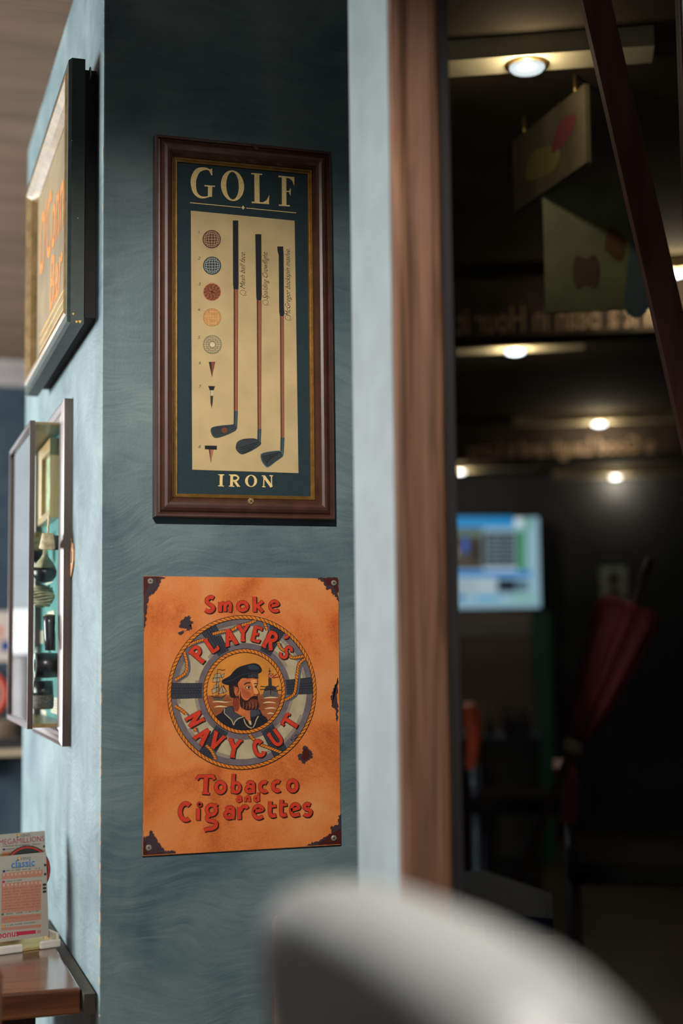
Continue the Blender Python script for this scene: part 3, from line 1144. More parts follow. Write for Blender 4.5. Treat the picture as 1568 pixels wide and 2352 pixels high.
rustpatch('rust_patch', S2, [(1512, 740), (1490, 770), (1485, 815), (1435, 830), (1440, 870), (1400, 900), (1360, 925), (1300, 945), (1255, 970), (1320, 972), (1420, 965), (1514, 958)],
          [(1510, 850), (1470, 870), (1430, 880), (1410, 905), (1380, 930), (1340, 955), (1420, 962), (1510, 955)], 10)
rustpatch('rust_patch', S1, [(1490, 795), (1478, 830), (1455, 880), (1440, 930), (1450, 975), (1445, 1005), (1475, 1030), (1480, 1085), (1490, 1110), (1490, 1000), (1488, 880)], None, 13)
rustpatch('stain', S1, [(330, 385), (360, 350), (400, 335), (408, 365), (430, 385), (405, 405), (420, 430), (380, 440), (345, 465), (322, 470), (325, 455), (375, 432), (330, 425)], None, 16)
rustpatch('stain', S2, [(1232, 245), (1255, 230), (1280, 265), (1305, 290), (1290, 330), (1265, 345), (1240, 365), (1205, 335), (1200, 300), (1228, 285)],
          [(1240, 260), (1262, 255), (1285, 300), (1262, 335), (1235, 340), (1215, 315), (1235, 295)], 19)

# ---- lifebuoy
a = sart()
cO = B_(774, 825)
cI = B_(789, 817)
RO, RI = 0.1132, 0.0622
RW = 0.0055
BUOY = pm('#96896f', 0.6, var=0.14, scale=60)
SHADE = pm('#5a5054', 0.6, var=0.15, scale=80)
CORD = pm('#b86820', 0.6)
CORDD = pm('#1f1512', 0.6)
BAND = pm('#2e3038', 0.6)
BANDL = pm('#16161b', 0.6)
a.disc(cO, RO - 0.002, BUOY, 1, n=90)
a.ring(cO, RO - RW - 0.0095, RO - RW + 0.0005, SHADE, 2, n=90)
a.ring(cI, RI - 0.001, RI + 0.009, SHADE, 2, n=80)
for t0, t1 in ((0.2, 1.0), (1.5, 2.2), (2.6, 3.3), (3.7, 4.5), (4.9, 5.9)):
    a.ring(cO, RO - RW - 0.0135, RO - RW - 0.0085, pm('#7a6e60', 0.6), 2, n=16, a0=t0, a1=t1)
    a.ring(cI, RI + 0.0085, RI + 0.0135, pm('#7a6e60', 0.6), 2, n=16, a0=t0 + 0.3, a1=t1 + 0.2)
a.build('lifebuoy_print', tin)


def pol(c, r, deg):
    t = math.radians(deg)
    return (c[0] + r * math.sin(t), c[1] + r * math.cos(t))


def lerp2(p, q, t):
    return (p[0] + (q[0] - p[0]) * t, p[1] + (q[1] - p[1]) * t)


for d0, wI, wO in ((-29, 7.5, 6.5), (30, 7.5, 6.5), (86, 9.5, 6.5), (272, 9.5, 6.0), (212, 9, 6.0), (148, 9, 6.0)):
    a = sart()
    inn = [pol(cI, RI + 0.002, d0 - wI + 2 * wI * k / 6) for k in range(7)]
    out = [pol(cO, RO - RW, d0 - wO + 2 * wO * k / 6) for k in range(7)]
    skew = [lerp2(p, q, 0.5) for p, q in zip(inn, out)]
    a._add(inn + out, [(k, k + 1, 8 + k, 7 + k) for k in range(6)], BAND, 3)
    for k in (0, 2, 3, 4, 6):
        a.strip([lerp2(inn[k], out[k], q / 8) for q in range(9)], 0.0007, BANDL, 4)
    for q in range(1, 12):
        for k in range(6):
            o = 0.03 if k % 2 else 0
            p0, p1 = lerp2(inn[k], out[k], min(1, q / 12 + o)), lerp2(inn[k + 1], out[k + 1], min(1, q / 12 + o + 0.02))
            a.strip([p0, p1], 0.0006, BANDL, 4)
    a.build('strap_print', tin)


def cordline(a, pts, w, layer, tick=None):
    a.strip(pts, w * 1.45, CORDD, layer)
    a.strip(pts, w, CORD, layer + 1)
    d = 0
    step = tick or w * 0.95
    acc = 0
    for i in range(len(pts) - 1):
        x0, y0 = pts[i]
        x1, y1 = pts[i + 1]
        l = math.hypot(x1 - x0, y1 - y0)
        acc += l
        if acc >= step and l > 0:
            acc = 0
            tx, ty = (x1 - x0) / l, (y1 - y0) / l
            nx, ny = -ty, tx
            a.strip([(x0 - tx * w * 0.35 - nx * w * 0.5, y0 - ty * w * 0.35 - ny * w * 0.5), (x0 + tx * w * 0.35 + nx * w * 0.5, y0 + ty * w * 0.35 + ny * w * 0.5)], w * 0.16, CORDD, layer + 2)


a = sart()
BLUESH = pm('#4a4a52', 0.6)
loose = [[(95, 705), (150, 672), (192, 640), (212, 580), (205, 500), (185, 425)], [(222, 365), (300, 325), (385, 300)],
         [(470, 245), (560, 222), (660, 205), (740, 165), (840, 135), (900, 105)], [(985, 125), (1000, 170), (1015, 205)],
         [(1120, 325), (1150, 385), (1200, 420), (1255, 478), (1320, 478), (1395, 462)], [(1395, 490), (1335, 545), (1315, 640), (1302, 760), (1285, 840), (1240, 880), (1195, 905)],
         [(92, 965), (150, 1000), (205, 1045)], [(285, 1170), (300, 1220)], [(405, 1360), (455, 1410), (500, 1495)], [(838, 1250), (880, 1300), (950, 1350), (1040, 1385), (1160, 1432)]]
for pts in loose:
    a = sart()
    pp = sm([B_(x, y) for x, y in pts], 12)
    a.strip([(x + 0.0042, y - 0.002) for x, y in pp], 0.0028, BLUESH, 5)
    cordline(a, pp, 0.0036, 6)
    a.build('cord_print', tin)
for c, r in ((cO, RO - RW / 2), (cI, RI - RW * 0.45)):
    a = sart()
    N = 150
    pts = [(c[0] + r * math.cos(2 * math.pi * k / N), c[1] + r * math.sin(2 * math.pi * k / N)) for k in range(N)]
    a.strip(pts, RW * 1.12, CORDD, 9, closed=True)
    a.strip(pts, RW * 0.78, CORD, 10, closed=True)
    T = 104 if r > 0.08 else 62
    for k in range(T):
        t = 2 * math.pi * k / T
        dt = 0.036 if r > 0.08 else 0.05
        a.strip([(c[0] + (r - RW * 0.45) * math.cos(t - dt), c[1] + (r - RW * 0.45) * math.sin(t - dt)),
                 (c[0] + (r + RW * 0.45) * math.cos(t + dt * 0.6), c[1] + (r + RW * 0.45) * math.sin(t + dt * 0.6))], 0.0008, CORDD, 11)
    a.build('rope_border_print', tin)

# ---- portrait inside the ring
a = sart()
RP = RI - RW * 0.9
SKYO = pm('#b0702c', 0.6, var=0.18, scale=40)
SEA = pm('#7e4526', 0.6, var=0.25, scale=60)
a.disc(cI, RP, SKYO, 3, n=70)
hz = PTC(300, 708)[1]
ang = math.asin((hz - cI[1]) / RP)
a.disc(cI, RP, SEA, 4, a0=math.pi - ang, a1=2 * math.pi + ang, n=50)
FOAM = pm('#c8a67c', 0.6)
for pts in ([(340, 800), (420, 790), (520, 800), (600, 790)], [(370, 870), (450, 858), (560, 866)], [(1060, 745), (1150, 735), (1255, 738)], [(1040, 815), (1120, 800), (1230, 812)],
            [(1070, 890), (1150, 880), (1230, 885)], [(1100, 960), (1150, 952), (1200, 962)]):
    a.strip([PTC(*p) for p in sm(pts, 4)], [0.0003 + 0.0016 * math.sin(math.pi * i / (len(sm(pts, 4)) - 1)) for i in range(len(sm(pts, 4)))], FOAM, 5)
LN = pm('#33201a', 0.6)
for pts in ([(520, 745), (570, 742)], [(500, 775), (610, 770)], [(510, 792), (590, 792)], [(1010, 770), (1050, 765)], [(1010, 905), (1075, 900)]):
    a.strip([PTC(*p) for p in pts], 0.0005, LN, 5)
a.build('seascape_print', tin)

a = sart()
SAIL = pm('#8d7a5c', 0.6)
DK = pm('#1d1516', 0.6)
HULL = pm('#4a4038', 0.6)
for q in ([(378, 415), (455, 395), (470, 455), (360, 480)], [(352, 465), (440, 455), (450, 515), (350, 525)], [(365, 575), (430, 520), (440, 590), (355, 615)], [(335, 625), (420, 590), (430, 640), (345, 690)],
          [(440, 610), (500, 570), (545, 655), (440, 690)], [(470, 425), (515, 400), (500, 450), (475, 470)]):
    a.poly([PTC(*p) for p in q], SAIL, 5)
    a.strip([PTC(*p) for p in q], 0.0006, DK, 6, closed=True)
a.poly([PTC(*p) for p in [(328, 715), (400, 738), (480, 735), (540, 690), (490, 770), (440, 785), (370, 770)]], HULL, 6)
a.strip([PTC(*p) for p in [(328, 715), (400, 738), (480, 735), (540, 688)]], 0.0010, DK, 7)
for s_ in ([(415, 375), (395, 735)], [(470, 560), (500, 690)], [(430, 560), (420, 735)], [(490, 570), (545, 655)], [(455, 600), (430, 700)], [(410, 400), (420, 340)]):
    a.strip([PTC(*p) for p in s_], 0.0008, DK, 7)
a.strip([PTC(*p) for p in sm([(415, 350), (450, 348), (480, 358), (525, 350)], 4)], 0.0012, pm('#5a2218', 0.6), 7)
a.build('sailing_ship_print', tin)

a = sart()
WGR = pm('#4d4744', 0.6)
a.poly([PTC(*p) for p in [(1040, 690), (1060, 640), (1240, 625), (1262, 690), (1240, 735), (1060, 745)]], WGR, 5)
a.poly([PTC(*p) for p in [(1060, 640), (1085, 580), (1120, 570), (1120, 470), (1165, 470), (1170, 570), (1215, 580), (1240, 625)]], pm('#2b2726', 0.6), 6)
for s_ in ([(1010, 580), (1085, 590)], [(1005, 625), (1080, 622)], [(1210, 600), (1265, 572)], [(1240, 640), (1310, 628)], [(1140, 480), (1138, 325)], [(1120, 372), (1155, 372)], [(1060, 640), (1150, 625), (1250, 655)], [(1150, 580), (1152, 700)]):
    a.strip([PTC(*p) for p in s_], 0.0011, DK, 7)
FLG = pm('#7a1f18', 0.6)
a.poly([PTC(*p) for p in [(1120, 405), (1190, 405), (1190, 465), (1120, 465)]], FLG, 6)
a.poly([PTC(*p) for p in [(1128, 412), (1182, 412), (1182, 458), (1128, 458)]], pm('#a8784e', 0.6), 7)
for s_ in ([(1128, 412), (1182, 458)], [(1128, 458), (1182, 412)]):
    a.strip([PTC(*p) for p in s_], 0.0010, FLG, 8)
a.strip([PTC(*p) for p in sm([(1190, 450), (1215, 425), (1240, 410)], 4)], 0.0014, FLG, 7)
a.strip([PTC(*p) for p in sm([(1190, 465), (1230, 455), (1270, 455)], 4)], 0.0014, FLG, 7)
a.build('warship_print', tin)

a = sart()
SKIN = pm('#a85a30', 0.6, var=0.15, scale=120)
SKINL = pm('#c47c46', 0.6)
SKIND = pm('#6e2f1a', 0.6)
HAIR = pm('#241413', 0.6, var=0.3, scale=300)
q = lambda l, n=5: sm([PTC(*p) for p in l], n, True)
# neck and collar
a.poly(q([(640, 700), (720, 700), (780, 800), (860, 900), (870, 1030), (820, 1040), (700, 970), (620, 880)]), SKIN, 5)
a.poly(q([(640, 720), (700, 760), (720, 850), (690, 930), (625, 870)]), SKIND, 6)
NVY = pm('#17171d', 0.6)
jac = [PTC(*p) for p in [(400, 985), (470, 945), (510, 885), (560, 860), (625, 850), (660, 940), (740, 985), (790, 1005), (830, 1060), (880, 1080), (870, 1000), (865, 930), (910, 905), (1000, 905), (1040, 980), (1090, 1010), (1115, 1050)]]
arc = []
t0 = math.atan2(jac[-1][1] - cI[1], jac[-1][0] - cI[0])
t1 = math.atan2(jac[0][1] - cI[1], jac[0][0] - cI[0])
if t1 > t0:
    t1 -= 2 * math.pi
for k in range(17):
    t = t0 + (t1 - t0) * k / 16
    arc.append((cI[0] + RP * math.cos(t), cI[1] + RP * math.sin(t)))
a.poly(jac + arc, NVY, 6)
COLR = pm('#34363c', 0.6)
a.poly([PTC(*p) for p in [(515, 900), (560, 865), (615, 860), (650, 940), (720, 985), (790, 1000), (740, 1020), (690, 1060), (640, 1110), (610, 1040), (540, 970)]], COLR, 7)
PIPE = pm('#b49a78', 0.6)
a.strip(sm([PTC(*p) for p in [(515, 890), (512, 950), (560, 1000), (610, 1050), (638, 1115), (655, 1075), (700, 1030), (780, 1002)]], 5), 0.0010, PIPE, 8)
a.poly([PTC(*p) for p in [(865, 925), (905, 905), (985, 905), (1010, 960), (960, 985), (900, 1010), (875, 1000)]], COLR, 7)
a.strip([PTC(*p) for p in [(1000, 905), (1040, 985), (980, 975)]], 0.0009, DK, 8)
a.poly([PTC(*p) for p in [(840, 1045), (880, 1060), (888, 1110), (870, 1120), (848, 1085)]], pm('#b08a60', 0.6), 8)
for s_ in ([(780, 1030), (800, 1090), (840, 1140), (895, 1160)], [(985, 990), (955, 1040), (930, 1110), (905, 1155)]):
    pp = sm([PTC(*p) for p in s_], 6)
    a.strip(pp, 0.0014, PIPE, 9)
    for i in range(1, len(pp), 2):
        a.strip([(pp[i][0] - 0.0006, pp[i][1] + 0.0005), (pp[i][0] + 0.0006, pp[i][1] - 0.0005)], 0.0004, DK, 10)
# head
a.poly(q([(575, 560), (600, 500), (700, 480), (740, 520), (720, 620), (710, 700), (720, 790), (690, 740), (640, 745), (590, 720), (575, 640)]), HAIR, 7)
a.poly(q([(700, 540), (760, 480), (860, 470), (970, 475), (972, 520), (962, 560), (968, 610), (988, 660), (985, 690), (955, 700), (965, 740), (950, 800), (860, 860), (790, 850), (735, 760), (720, 640)]), SKIN, 8)
a.poly(q([(880, 500), (950, 490), (960, 550), (955, 600), (980, 660), (950, 690), (920, 660), (905, 580)], 4), SKINL, 9)
a.poly(q([(740, 600), (800, 620), (860, 660), (880, 720), (830, 750), (770, 720)], 4), pm('#95472a', 0.6), 9)
# ear
a.poly(q([(640, 600), (665, 582), (705, 600), (715, 650), (705, 700), (680, 720), (655, 680)]), SKIN, 9)
a.strip(sm([PTC(*p) for p in [(650, 640), (648, 605), (675, 588), (705, 608), (705, 650), (685, 680), (690, 715)]], 5), 0.0008, DK, 10)
a.strip(sm([PTC(*p) for p in [(668, 620), (690, 615), (695, 650), (675, 660)]], 5), 0.0008, SKIND, 10)
# beard and moustache
BEARD = pm('#2c1612', 0.6, var=0.4, scale=500)
a.poly(q([(735, 640), (745, 720), (790, 770), (840, 770), (870, 735), (930, 715), (972, 735), (975, 780), (1005, 830), (995, 890), (960, 905), (900, 905), (830, 912), (770, 890), (735, 860), (722, 790), (725, 690)], 4), BEARD, 10)
a.poly(q([(835, 790), (880, 762), (950, 765), (975, 800), (960, 850), (900, 880), (850, 870), (830, 830)], 4), pm('#5c2a1a', 0.6), 11)
for k in range(11):
    x = 770 + k * 22
    a.strip(sm([PTC(x, 800 + 8 * (k % 3)), PTC(x + 6, 850), PTC(x - 4, 896)], 3), 0.0007, DK if k % 2 else pm('#8a4a2a', 0.6), 12)
a.strip(sm([PTC(*p) for p in [(835, 790), (870, 750), (920, 722), (970, 725)]], 5), 0.0022, HAIR, 12)
a.strip(sm([PTC(*p) for p in [(905, 700), (930, 690), (960, 700)]], 4), 0.0007, SKIND, 12)
# eyes, brows, nose
a.poly(q([(802, 598), (830, 578), (868, 590), (872, 612), (835, 618)], 4), pm('#b98f6a', 0.6), 10)
a.disc(PTC(848, 598), 0.0017, DK, 11, n=14)
a.strip(sm([PTC(*p) for p in [(798, 600), (830, 574), (872, 588)]], 4), 0.0009, DK, 11)
a.strip(sm([PTC(*p) for p in [(802, 602), (838, 622), (872, 612)]], 4), 0.0006, DK, 11)
a.strip(sm([PTC(*p) for p in [(785, 560), (820, 535), (870, 532)]], 4), 0.0017, HAIR, 11)
a.strip(sm([PTC(*p) for p in [(922, 548), (945, 540), (968, 548)]], 4), 0.0014, HAIR, 11)
a.strip(sm([PTC(*p) for p in [(925, 590), (945, 572), (965, 578)]], 4), 0.0009, DK, 11)
a.disc(PTC(948, 592), 0.0013, DK, 11, n=12)
a.strip(sm([PTC(*p) for p in [(970, 480), (972, 540), (955, 590), (990, 660), (985, 692), (960, 695)]], 6), 0.0008, DK, 11)
# cap
CAP = pm('#15161c', 0.6, var=0.3, scale=60)
a.poly(q([(472, 510), (490, 488), (590, 430), (630, 380), (700, 320), (800, 285), (900, 262), (960, 268), (1005, 300), (1030, 350), (1015, 385), (980, 405), (975, 472), (900, 465), (830, 470), (760, 465), (700, 510), (640, 555), (560, 560), (490, 540)], 4), CAP, 13)
a.poly(q([(840, 300), (900, 282), (960, 300), (990, 340), (920, 350), (850, 340)], 4), pm('#26303c', 0.6), 14)
a.strip(sm([PTC(*p) for p in [(500, 530), (620, 490), (740, 430), (860, 400), (985, 400)]], 5), 0.0006, pm('#34343c', 0.6), 14)
a.text('HEN', PTC(908, 438), 0.0072, pm('#3c3b40', 0.6), 14, rot=0.02, bold=0.01)
a.build('sailor_print', tin)

# ---- lettering
RED = pm('#ab2f1b', 0.6, var=0.12, scale=160)
BLK = pm('#1a0e0d', 0.6)


def glyph(strokes, w, layer, sh=(0.0014, -0.0012), rim=0.0011):
    """one hand-painted letter: black rim and drop shade, red face"""
    a = sart()
    for pts, k in strokes:
        for o in ((0, 0), sh, (sh[0] * 0.5, sh[1] * 0.5)):
            a.strip([(x + o[0], y + o[1]) for x, y in pts], w * k + rim, BLK, layer)
    for pts, k in strokes:
        a.strip(pts, w * k, RED, layer + 1)
    return a.build('letter', tin)


def S(fn, pts, n=0, k=1.0):
    return (sm([fn(*p) for p in pts], n) if n else [fn(*p) for p in pts], k)


def EL(fn, cx, cy, rx, ry, a0=0, a1=360, k=1.0):
    n = 28
    return ([fn(cx + rx * math.cos(math.radians(a0 + (a1 - a0) * i / n)), cy + ry * math.sin(math.radians(a0 + (a1 - a0) * i / n))) for i in range(n + 1)], k)


wl = MS * 27
glyph([S(S1, [(576, 205), (556, 196), (532, 208), (526, 228), (542, 246), (566, 262), (574, 282), (556, 300), (532, 300), (514, 290)], 4)], wl, 1)
glyph([S(S1, [(626, 232), (623, 306)]), S(S1, [(624, 262), (640, 242), (657, 246), (660, 270), (659, 303)], 4, 0.85), S(S1, [(660, 262), (676, 240), (694, 240), (700, 265), (695, 306)], 4, 0.85)], wl, 1)
glyph([EL(S1, 789, 264, 34, 30, k=0.9)], wl, 1)
glyph([S(S1, [(876, 193), (879, 306)]), S(S1, [(884, 268), (938, 226)], 0, 0.8), S(S1, [(896, 258), (936, 306)], 0, 0.9)], wl, 1)
glyph([S(S1, [(996, 262), (1046, 252), (1042, 234), (1022, 226), (1000, 238), (990, 265), (1002, 290), (1028, 300), (1056, 292)], 4, 0.8)], wl, 1)
# Tobacco
glyph([S(S2, [(450, 482), (468, 458), (520, 456), (572, 458), (582, 482)], 0, 0.8), S(S2, [(522, 460), (516, 584)], 0, 1.1), S(S2, [(490, 582), (546, 584)], 0, 0.5)], wl, 1)
glyph([EL(S2, 626, 538, 32, 37)], wl, 1)
glyph([S(S2, [(724, 438), (716, 582)], 0, 0.95), EL(S2, 741, 540, 28, 34, k=0.8)], wl, 1)
glyph([S(S2, [(820, 520), (840, 500), (866, 506), (870, 540), (868, 580)], 4, 0.85), EL(S2, 840, 552, 24, 21, k=0.85)], wl, 1)
glyph([EL(S2, 948, 535, 30, 34, -55, -310)], wl, 1)
glyph([EL(S2, 1043, 530, 30, 34, -55, -310)], wl, 1)
glyph([EL(S2, 1156, 527, 32, 38)], wl, 1)
w2 = MS * 17
glyph([S(S2, [(748, 612), (764, 604), (775, 612), (776, 644)], 4), EL(S2, 760, 630, 12, 12, k=0.85)], w2, 1, (0.0009, -0.0008), 0.0007)
glyph([S(S2, [(810, 608), (810, 645)]), S(S2, [(812, 618), (826, 606), (838, 612), (840, 645)], 4)], w2, 1, (0.0009, -0.0008), 0.0007)
glyph([S(S2, [(906, 574), (906, 642)]), EL(S2, 890, 622, 14, 17, k=0.9)], w2, 1, (0.0009, -0.0008), 0.0007)
# Cigarettes
glyph([EL(S2, 372, 718, 42, 60, -50, -305, 1.1)], wl, 1)
glyph([S(S2, [(463, 692), (462, 780)]), EL(S2, 473, 664, 5, 4)], wl, 1)
glyph([EL(S2, 560, 704, 34, 36, k=0.9), S(S2, [(588, 676), (604, 660)], 0, 0.6), S(S2, [(548, 742), (528, 758), (534, 778), (570, 786), (594, 800), (592, 826), (566, 842), (530, 846), (506, 854)], 4, 0.95)], wl, 1)
glyph([S(S2, [(664, 700), (690, 684), (718, 692), (722, 730), (718, 772)], 4, 0.85), EL(S2, 688, 738, 27, 25, k=0.9)], wl, 1)
glyph([S(S2, [(762, 682), (766, 774)]), S(S2, [(770, 716), (788, 686), (812, 678), (824, 694)], 4, 0.9)], wl, 1)
glyph([S(S2, [(872, 716), (932, 704), (926, 684), (902, 674), (878, 690), (870, 725), (884, 756), (910, 764), (938, 752)], 4, 0.9)], wl, 1)
glyph([S(S2, [(992, 640), (990, 720), (1002, 748), (1034, 742)], 4), S(S2, [(984, 680), (1036, 674)], 0, 0.7)], wl, 1)
glyph([S(S2, [(1076, 628), (1072, 715), (1082, 744), (1112, 738)], 4), S(S2, [(1062, 672), (1116, 664)], 0, 0.7)], wl, 1)
glyph([S(S2, [(1144, 706), (1200, 690), (1194, 668), (1172, 662), (1150, 680), (1146, 718), (1164, 744), (1208, 736)], 4, 0.9)], wl, 1)
glyph([S(S2, [(1286, 668), (1262, 660), (1244, 674), (1248, 694), (1276, 704), (1290, 720), (1278, 742), (1254, 744), (1238, 734)], 4, 0.95)], wl, 1)

# ring lettering: capitals drawn once, bent round the lifebuoy
CAPS = {
    'P': [([(0.16, 0), (0.16, 1)], 0, 1.1), ([(0.16, 0.95), (0.48, 0.96), (0.62, 0.76), (0.48, 0.54), (0.16, 0.52)], 5, 0.9), ([(0.02, 0), (0.34, 0)], 0, 0.5), ([(0.0, 1), (0.3, 1)], 0, 0.4)],
    'L': [([(0.16, 0), (0.16, 1)], 0, 1.1), ([(0.1, 0.06), (0.6, 0.06)], 0, 0.9), ([(0.57, 0.0), (0.6, 0.24)], 0, 0.6), ([(0.0, 1), (0.34, 1)], 0, 0.45)],
    'A': [([(0.08, 0), (0.36, 1)], 0, 1.0), ([(0.36, 1), (0.68, 0)], 0, 1.15), ([(0.2, 0.36), (0.56, 0.36)], 0, 0.7), ([(-0.04, 0), (0.22, 0)], 0, 0.45), ([(0.54, 0), (0.82, 0)], 0, 0.45)],
    'Y': [([(0.06, 1), (0.36, 0.5)], 0, 1.1), ([(0.66, 1), (0.36, 0.5)], 0, 0.85), ([(0.36, 0.54), (0.34, 0)], 0, 1.05), ([(-0.06, 1), (0.22, 1)], 0, 0.45), ([(0.54, 1), (0.8, 1)], 0, 0.45), ([(0.2, 0), (0.5, 0)], 0, 0.45)],
    'E': [([(0.16, 0), (0.16, 1)], 0, 1.1), ([(0.1, 0.94), (0.58, 0.94)], 0, 0.75), ([(0.1, 0.5), (0.46, 0.52)], 0, 0.7), ([(0.1, 0.06), (0.6, 0.06)], 0, 0.75), ([(0.56, 1), (0.58, 0.8)], 0, 0.5), ([(0.58, 0), (0.62, 0.22)], 0, 0.5)],
    'R': [([(0.16, 0), (0.16, 1)], 0, 1.1), ([(0.16, 0.95), (0.46, 0.96), (0.6, 0.76), (0.46, 0.55), (0.16, 0.52)], 5, 0.9), ([(0.34, 0.52), (0.66, 0)], 0, 1.0), ([(0.02, 0), (0.32, 0)], 0, 0.45)],
    'S': [([(0.58, 0.84), (0.42, 0.97), (0.2, 0.93), (0.12, 0.74), (0.28, 0.56), (0.48, 0.44), (0.58, 0.24), (0.42, 0.04), (0.2, 0.04), (0.06, 0.2)], 4, 1.0)],
    "'": [([(0.2, 1.0), (0.22, 0.86), (0.12, 0.72)], 4, 0.85)],
    'N': [([(0.12, 0), (0.12, 1)], 0, 0.9), ([(0.12, 1), (0.64, 0)], 0, 1.15), ([(0.64, 0), (0.64, 1)], 0, 0.9), ([(0.0, 0), (0.26, 0)], 0, 0.45), ([(0.5, 1), (0.78, 1)], 0, 0.45), ([(0.0, 1), (0.2, 1)], 0, 0.4)],
    'V': [([(0.06, 1), (0.36, 0)], 0, 1.15), ([(0.66, 1), (0.36, 0)], 0, 0.9), ([(-0.08, 1), (0.2, 1)], 0, 0.45), ([(0.54, 1), (0.8, 1)], 0, 0.45)],
    'C': [([(0.6, 0.78), (0.5, 0.95), (0.3, 0.98), (0.12, 0.8), (0.08, 0.5), (0.14, 0.2), (0.32, 0.03), (0.52, 0.06), (0.64, 0.22)], 4, 1.1)],
    'U': [([(0.12, 1), (0.12, 0.35), (0.2, 0.1), (0.36, 0.03), (0.54, 0.1), (0.62, 0.35), (0.62, 1)], 4, 1.0), ([(0.0, 1), (0.26, 1)], 0, 0.45), ([(0.5, 1), (0.76, 1)], 0, 0.45)],
    'T': [([(0.38, 0), (0.38, 0.96)], 0, 1.1), ([(0.02, 0.93), (0.74, 0.93)], 0, 0.85), ([(0.02, 0.98), (0.0, 0.74)], 0, 0.55), ([(0.74, 0.98), (0.76, 0.74)], 0, 0.55), ([(0.22, 0), (0.54, 0)], 0, 0.45)],
}


def ringletter(ch, X, Y, hgt, up_out, tilt=0.0):
    c = B_(X, Y)
    dx, dy = c[0] - cO[0], c[1] - cO[1]
    l = math.hypot(dx, dy)
    ux, uy = dx / l, dy / l
    if not up_out:
        ux, uy = -ux, -uy
    ct, st = math.cos(tilt), math.sin(tilt)
    ux, uy = ux * ct - uy * st, ux * st + uy * ct
    rx, ry = uy, -ux
    st_ = []
    for pts, n, k in CAPS[ch]:
        pp = [(c[0] + ((x - 0.36) * rx + (y - 0.5) * ux) * hgt, c[1] + ((x - 0.36) * ry + (y - 0.5) * uy) * hgt) for x, y in pts]
        st_.append((sm(pp, n) if n else pp, k))
    glyph(st_, hgt * 0.225, 13, (0.0013, -0.0010), 0.0010)


for ch, X, Y, h in (('P', 330, 445, 0.0245), ('L', 462, 350, 0.0225), ('A', 638, 275, 0.0235), ('Y', 772, 235, 0.0225), ('E', 912, 248, 0.0230), ('R', 1045, 310, 0.0255), ("'", 1190, 330, 0.0230), ('S', 1205, 430, 0.0200)):
    ringletter(ch, X, Y, h, True)
for ch, X, Y, h in (('N', 288, 1095, 0.0230), ('A', 372, 1258, 0.0230), ('V', 505, 1318, 0.0230), ('Y', 682, 1388, 0.0250), ('C', 932, 1388, 0.0225), ('U', 1098, 1285, 0.0225), ('T', 1242, 1128, 0.0235)):
    ringletter(ch, X, Y, h, False)
a = sart()
for s_ in ([(1262, 1275), (1285, 1300)], [(1270, 1300), (1262, 1315), (1250, 1300), (1262, 1290)], [(1285, 1270), (1300, 1250), (1310, 1275), (1285, 1300)], [(1305, 1240), (1318, 1262), (1325, 1240), (1320, 1225)]):
    a.strip([B_(*p) for p in s_], 0.0005, BLK, 12)
a.build('signature', tin)

STEEL = mat('steel_screw', (0.55, 0.52, 0.42), 0.35, metal=0.6, var=0.2, scale=400)
for x, y in ((345, 1335), (766, 1339), (766, 1925), (341, 1947)):
    p = SPL.px(x, y)
    screw(SPL, p[0], p[1], bow(p[0], p[1]) + 0.0006, 0.0043, STEEL, tin)

# ================================================================ things on the side face of the pillar
# local plane of the side face: right = towards the viewer (-y), up = z, out = -x
WS = Plane((0, 0, 0), (0, -1, 0), (0, 0, 1))
sx = lambda px, py, d: hit(px, py, (-d, 0, 0), (1, 0, 0))          # point at distance d off the side face

# ---- large painted board in a green and gilt frame
pic = thing('painted_board', (0, 0.38, 1.738), 'green framed painted board with orange lettering hung above the display case', 'picture')
PD = 0.045
GREEN = mat('dark_green_frame', (0.022, 0.04, 0.034), 0.45, var=0.3, scale=60, spec=0.5)
OCHRE = mat('ochre_gilt', (0.42, 0.30, 0.13), 0.4, metal=0.25, var=0.25, scale=50)
A0, A1, Z0, Z1 = -0.7026, -0.0543, 1.7382, 2.1506
rails(WS, A0, Z0, A1, Z1, [(0, 0.020), (0, 0.040), (0.003, PD), (0.016, PD), (0.016, 0.02)], GREEN, pic)
rails(WS, A0, Z0, A1, Z1, [(0.016, 0.02), (0.016, PD), (0.019, PD + 0.003), (0.025, PD + 0.003), (0.034, PD - 0.006), (0.040, PD - 0.016), (0.040, 0.02)],
      mat('ochre_lacquer', (0.26, 0.175, 0.075), 0.22, var=0.3, scale=40, coat=0.5), pic, 'inner_moulding')
pbox('stretcher', WS, A0 + 0.012, A1 - 0.012, Z0 + 0.012, Z1 - 0.012, 0.001, 0.022, mat('shaded_backing', (0.01, 0.01, 0.01), 0.8), pic)  # rear frame coloured black for the shadow it lies in
BOARD = mat('aged_painted_panel', (0.20, 0.155, 0.08), 0.5, var=0.35, scale=7)
pbox('panel', WS, A0 + 0.038, A1 - 0.038, Z0 + 0.038, Z1 - 0.038, 0.022, 0.0275, BOARD, pic)
pa = Art(Plane((-0.0275, 0, 0), (0, -1, 0), (0, 0, 1)))
OR1 = pm('#a8692f', 0.8, var=0.3, scale=90)
pa.text("O'Connor", (-0.385, 2.0), 0.165, OR1, 1, rot=0.0, shear=0.2, sx=0.70, bold=0.012)
pa.text('Bar', (-0.36, 1.885), 0.13, OR1, 1, shear=0.2, bold=0.012)
for k in range(3):
    pa.strip([(-0.60, 1.835 - 0.016 * k), (-0.14, 1.835 - 0.016 * k)], 0.0035, pm('#a8834a', 0.6, var=0.4, scale=200), 1)
pa.build('lettering', pic)
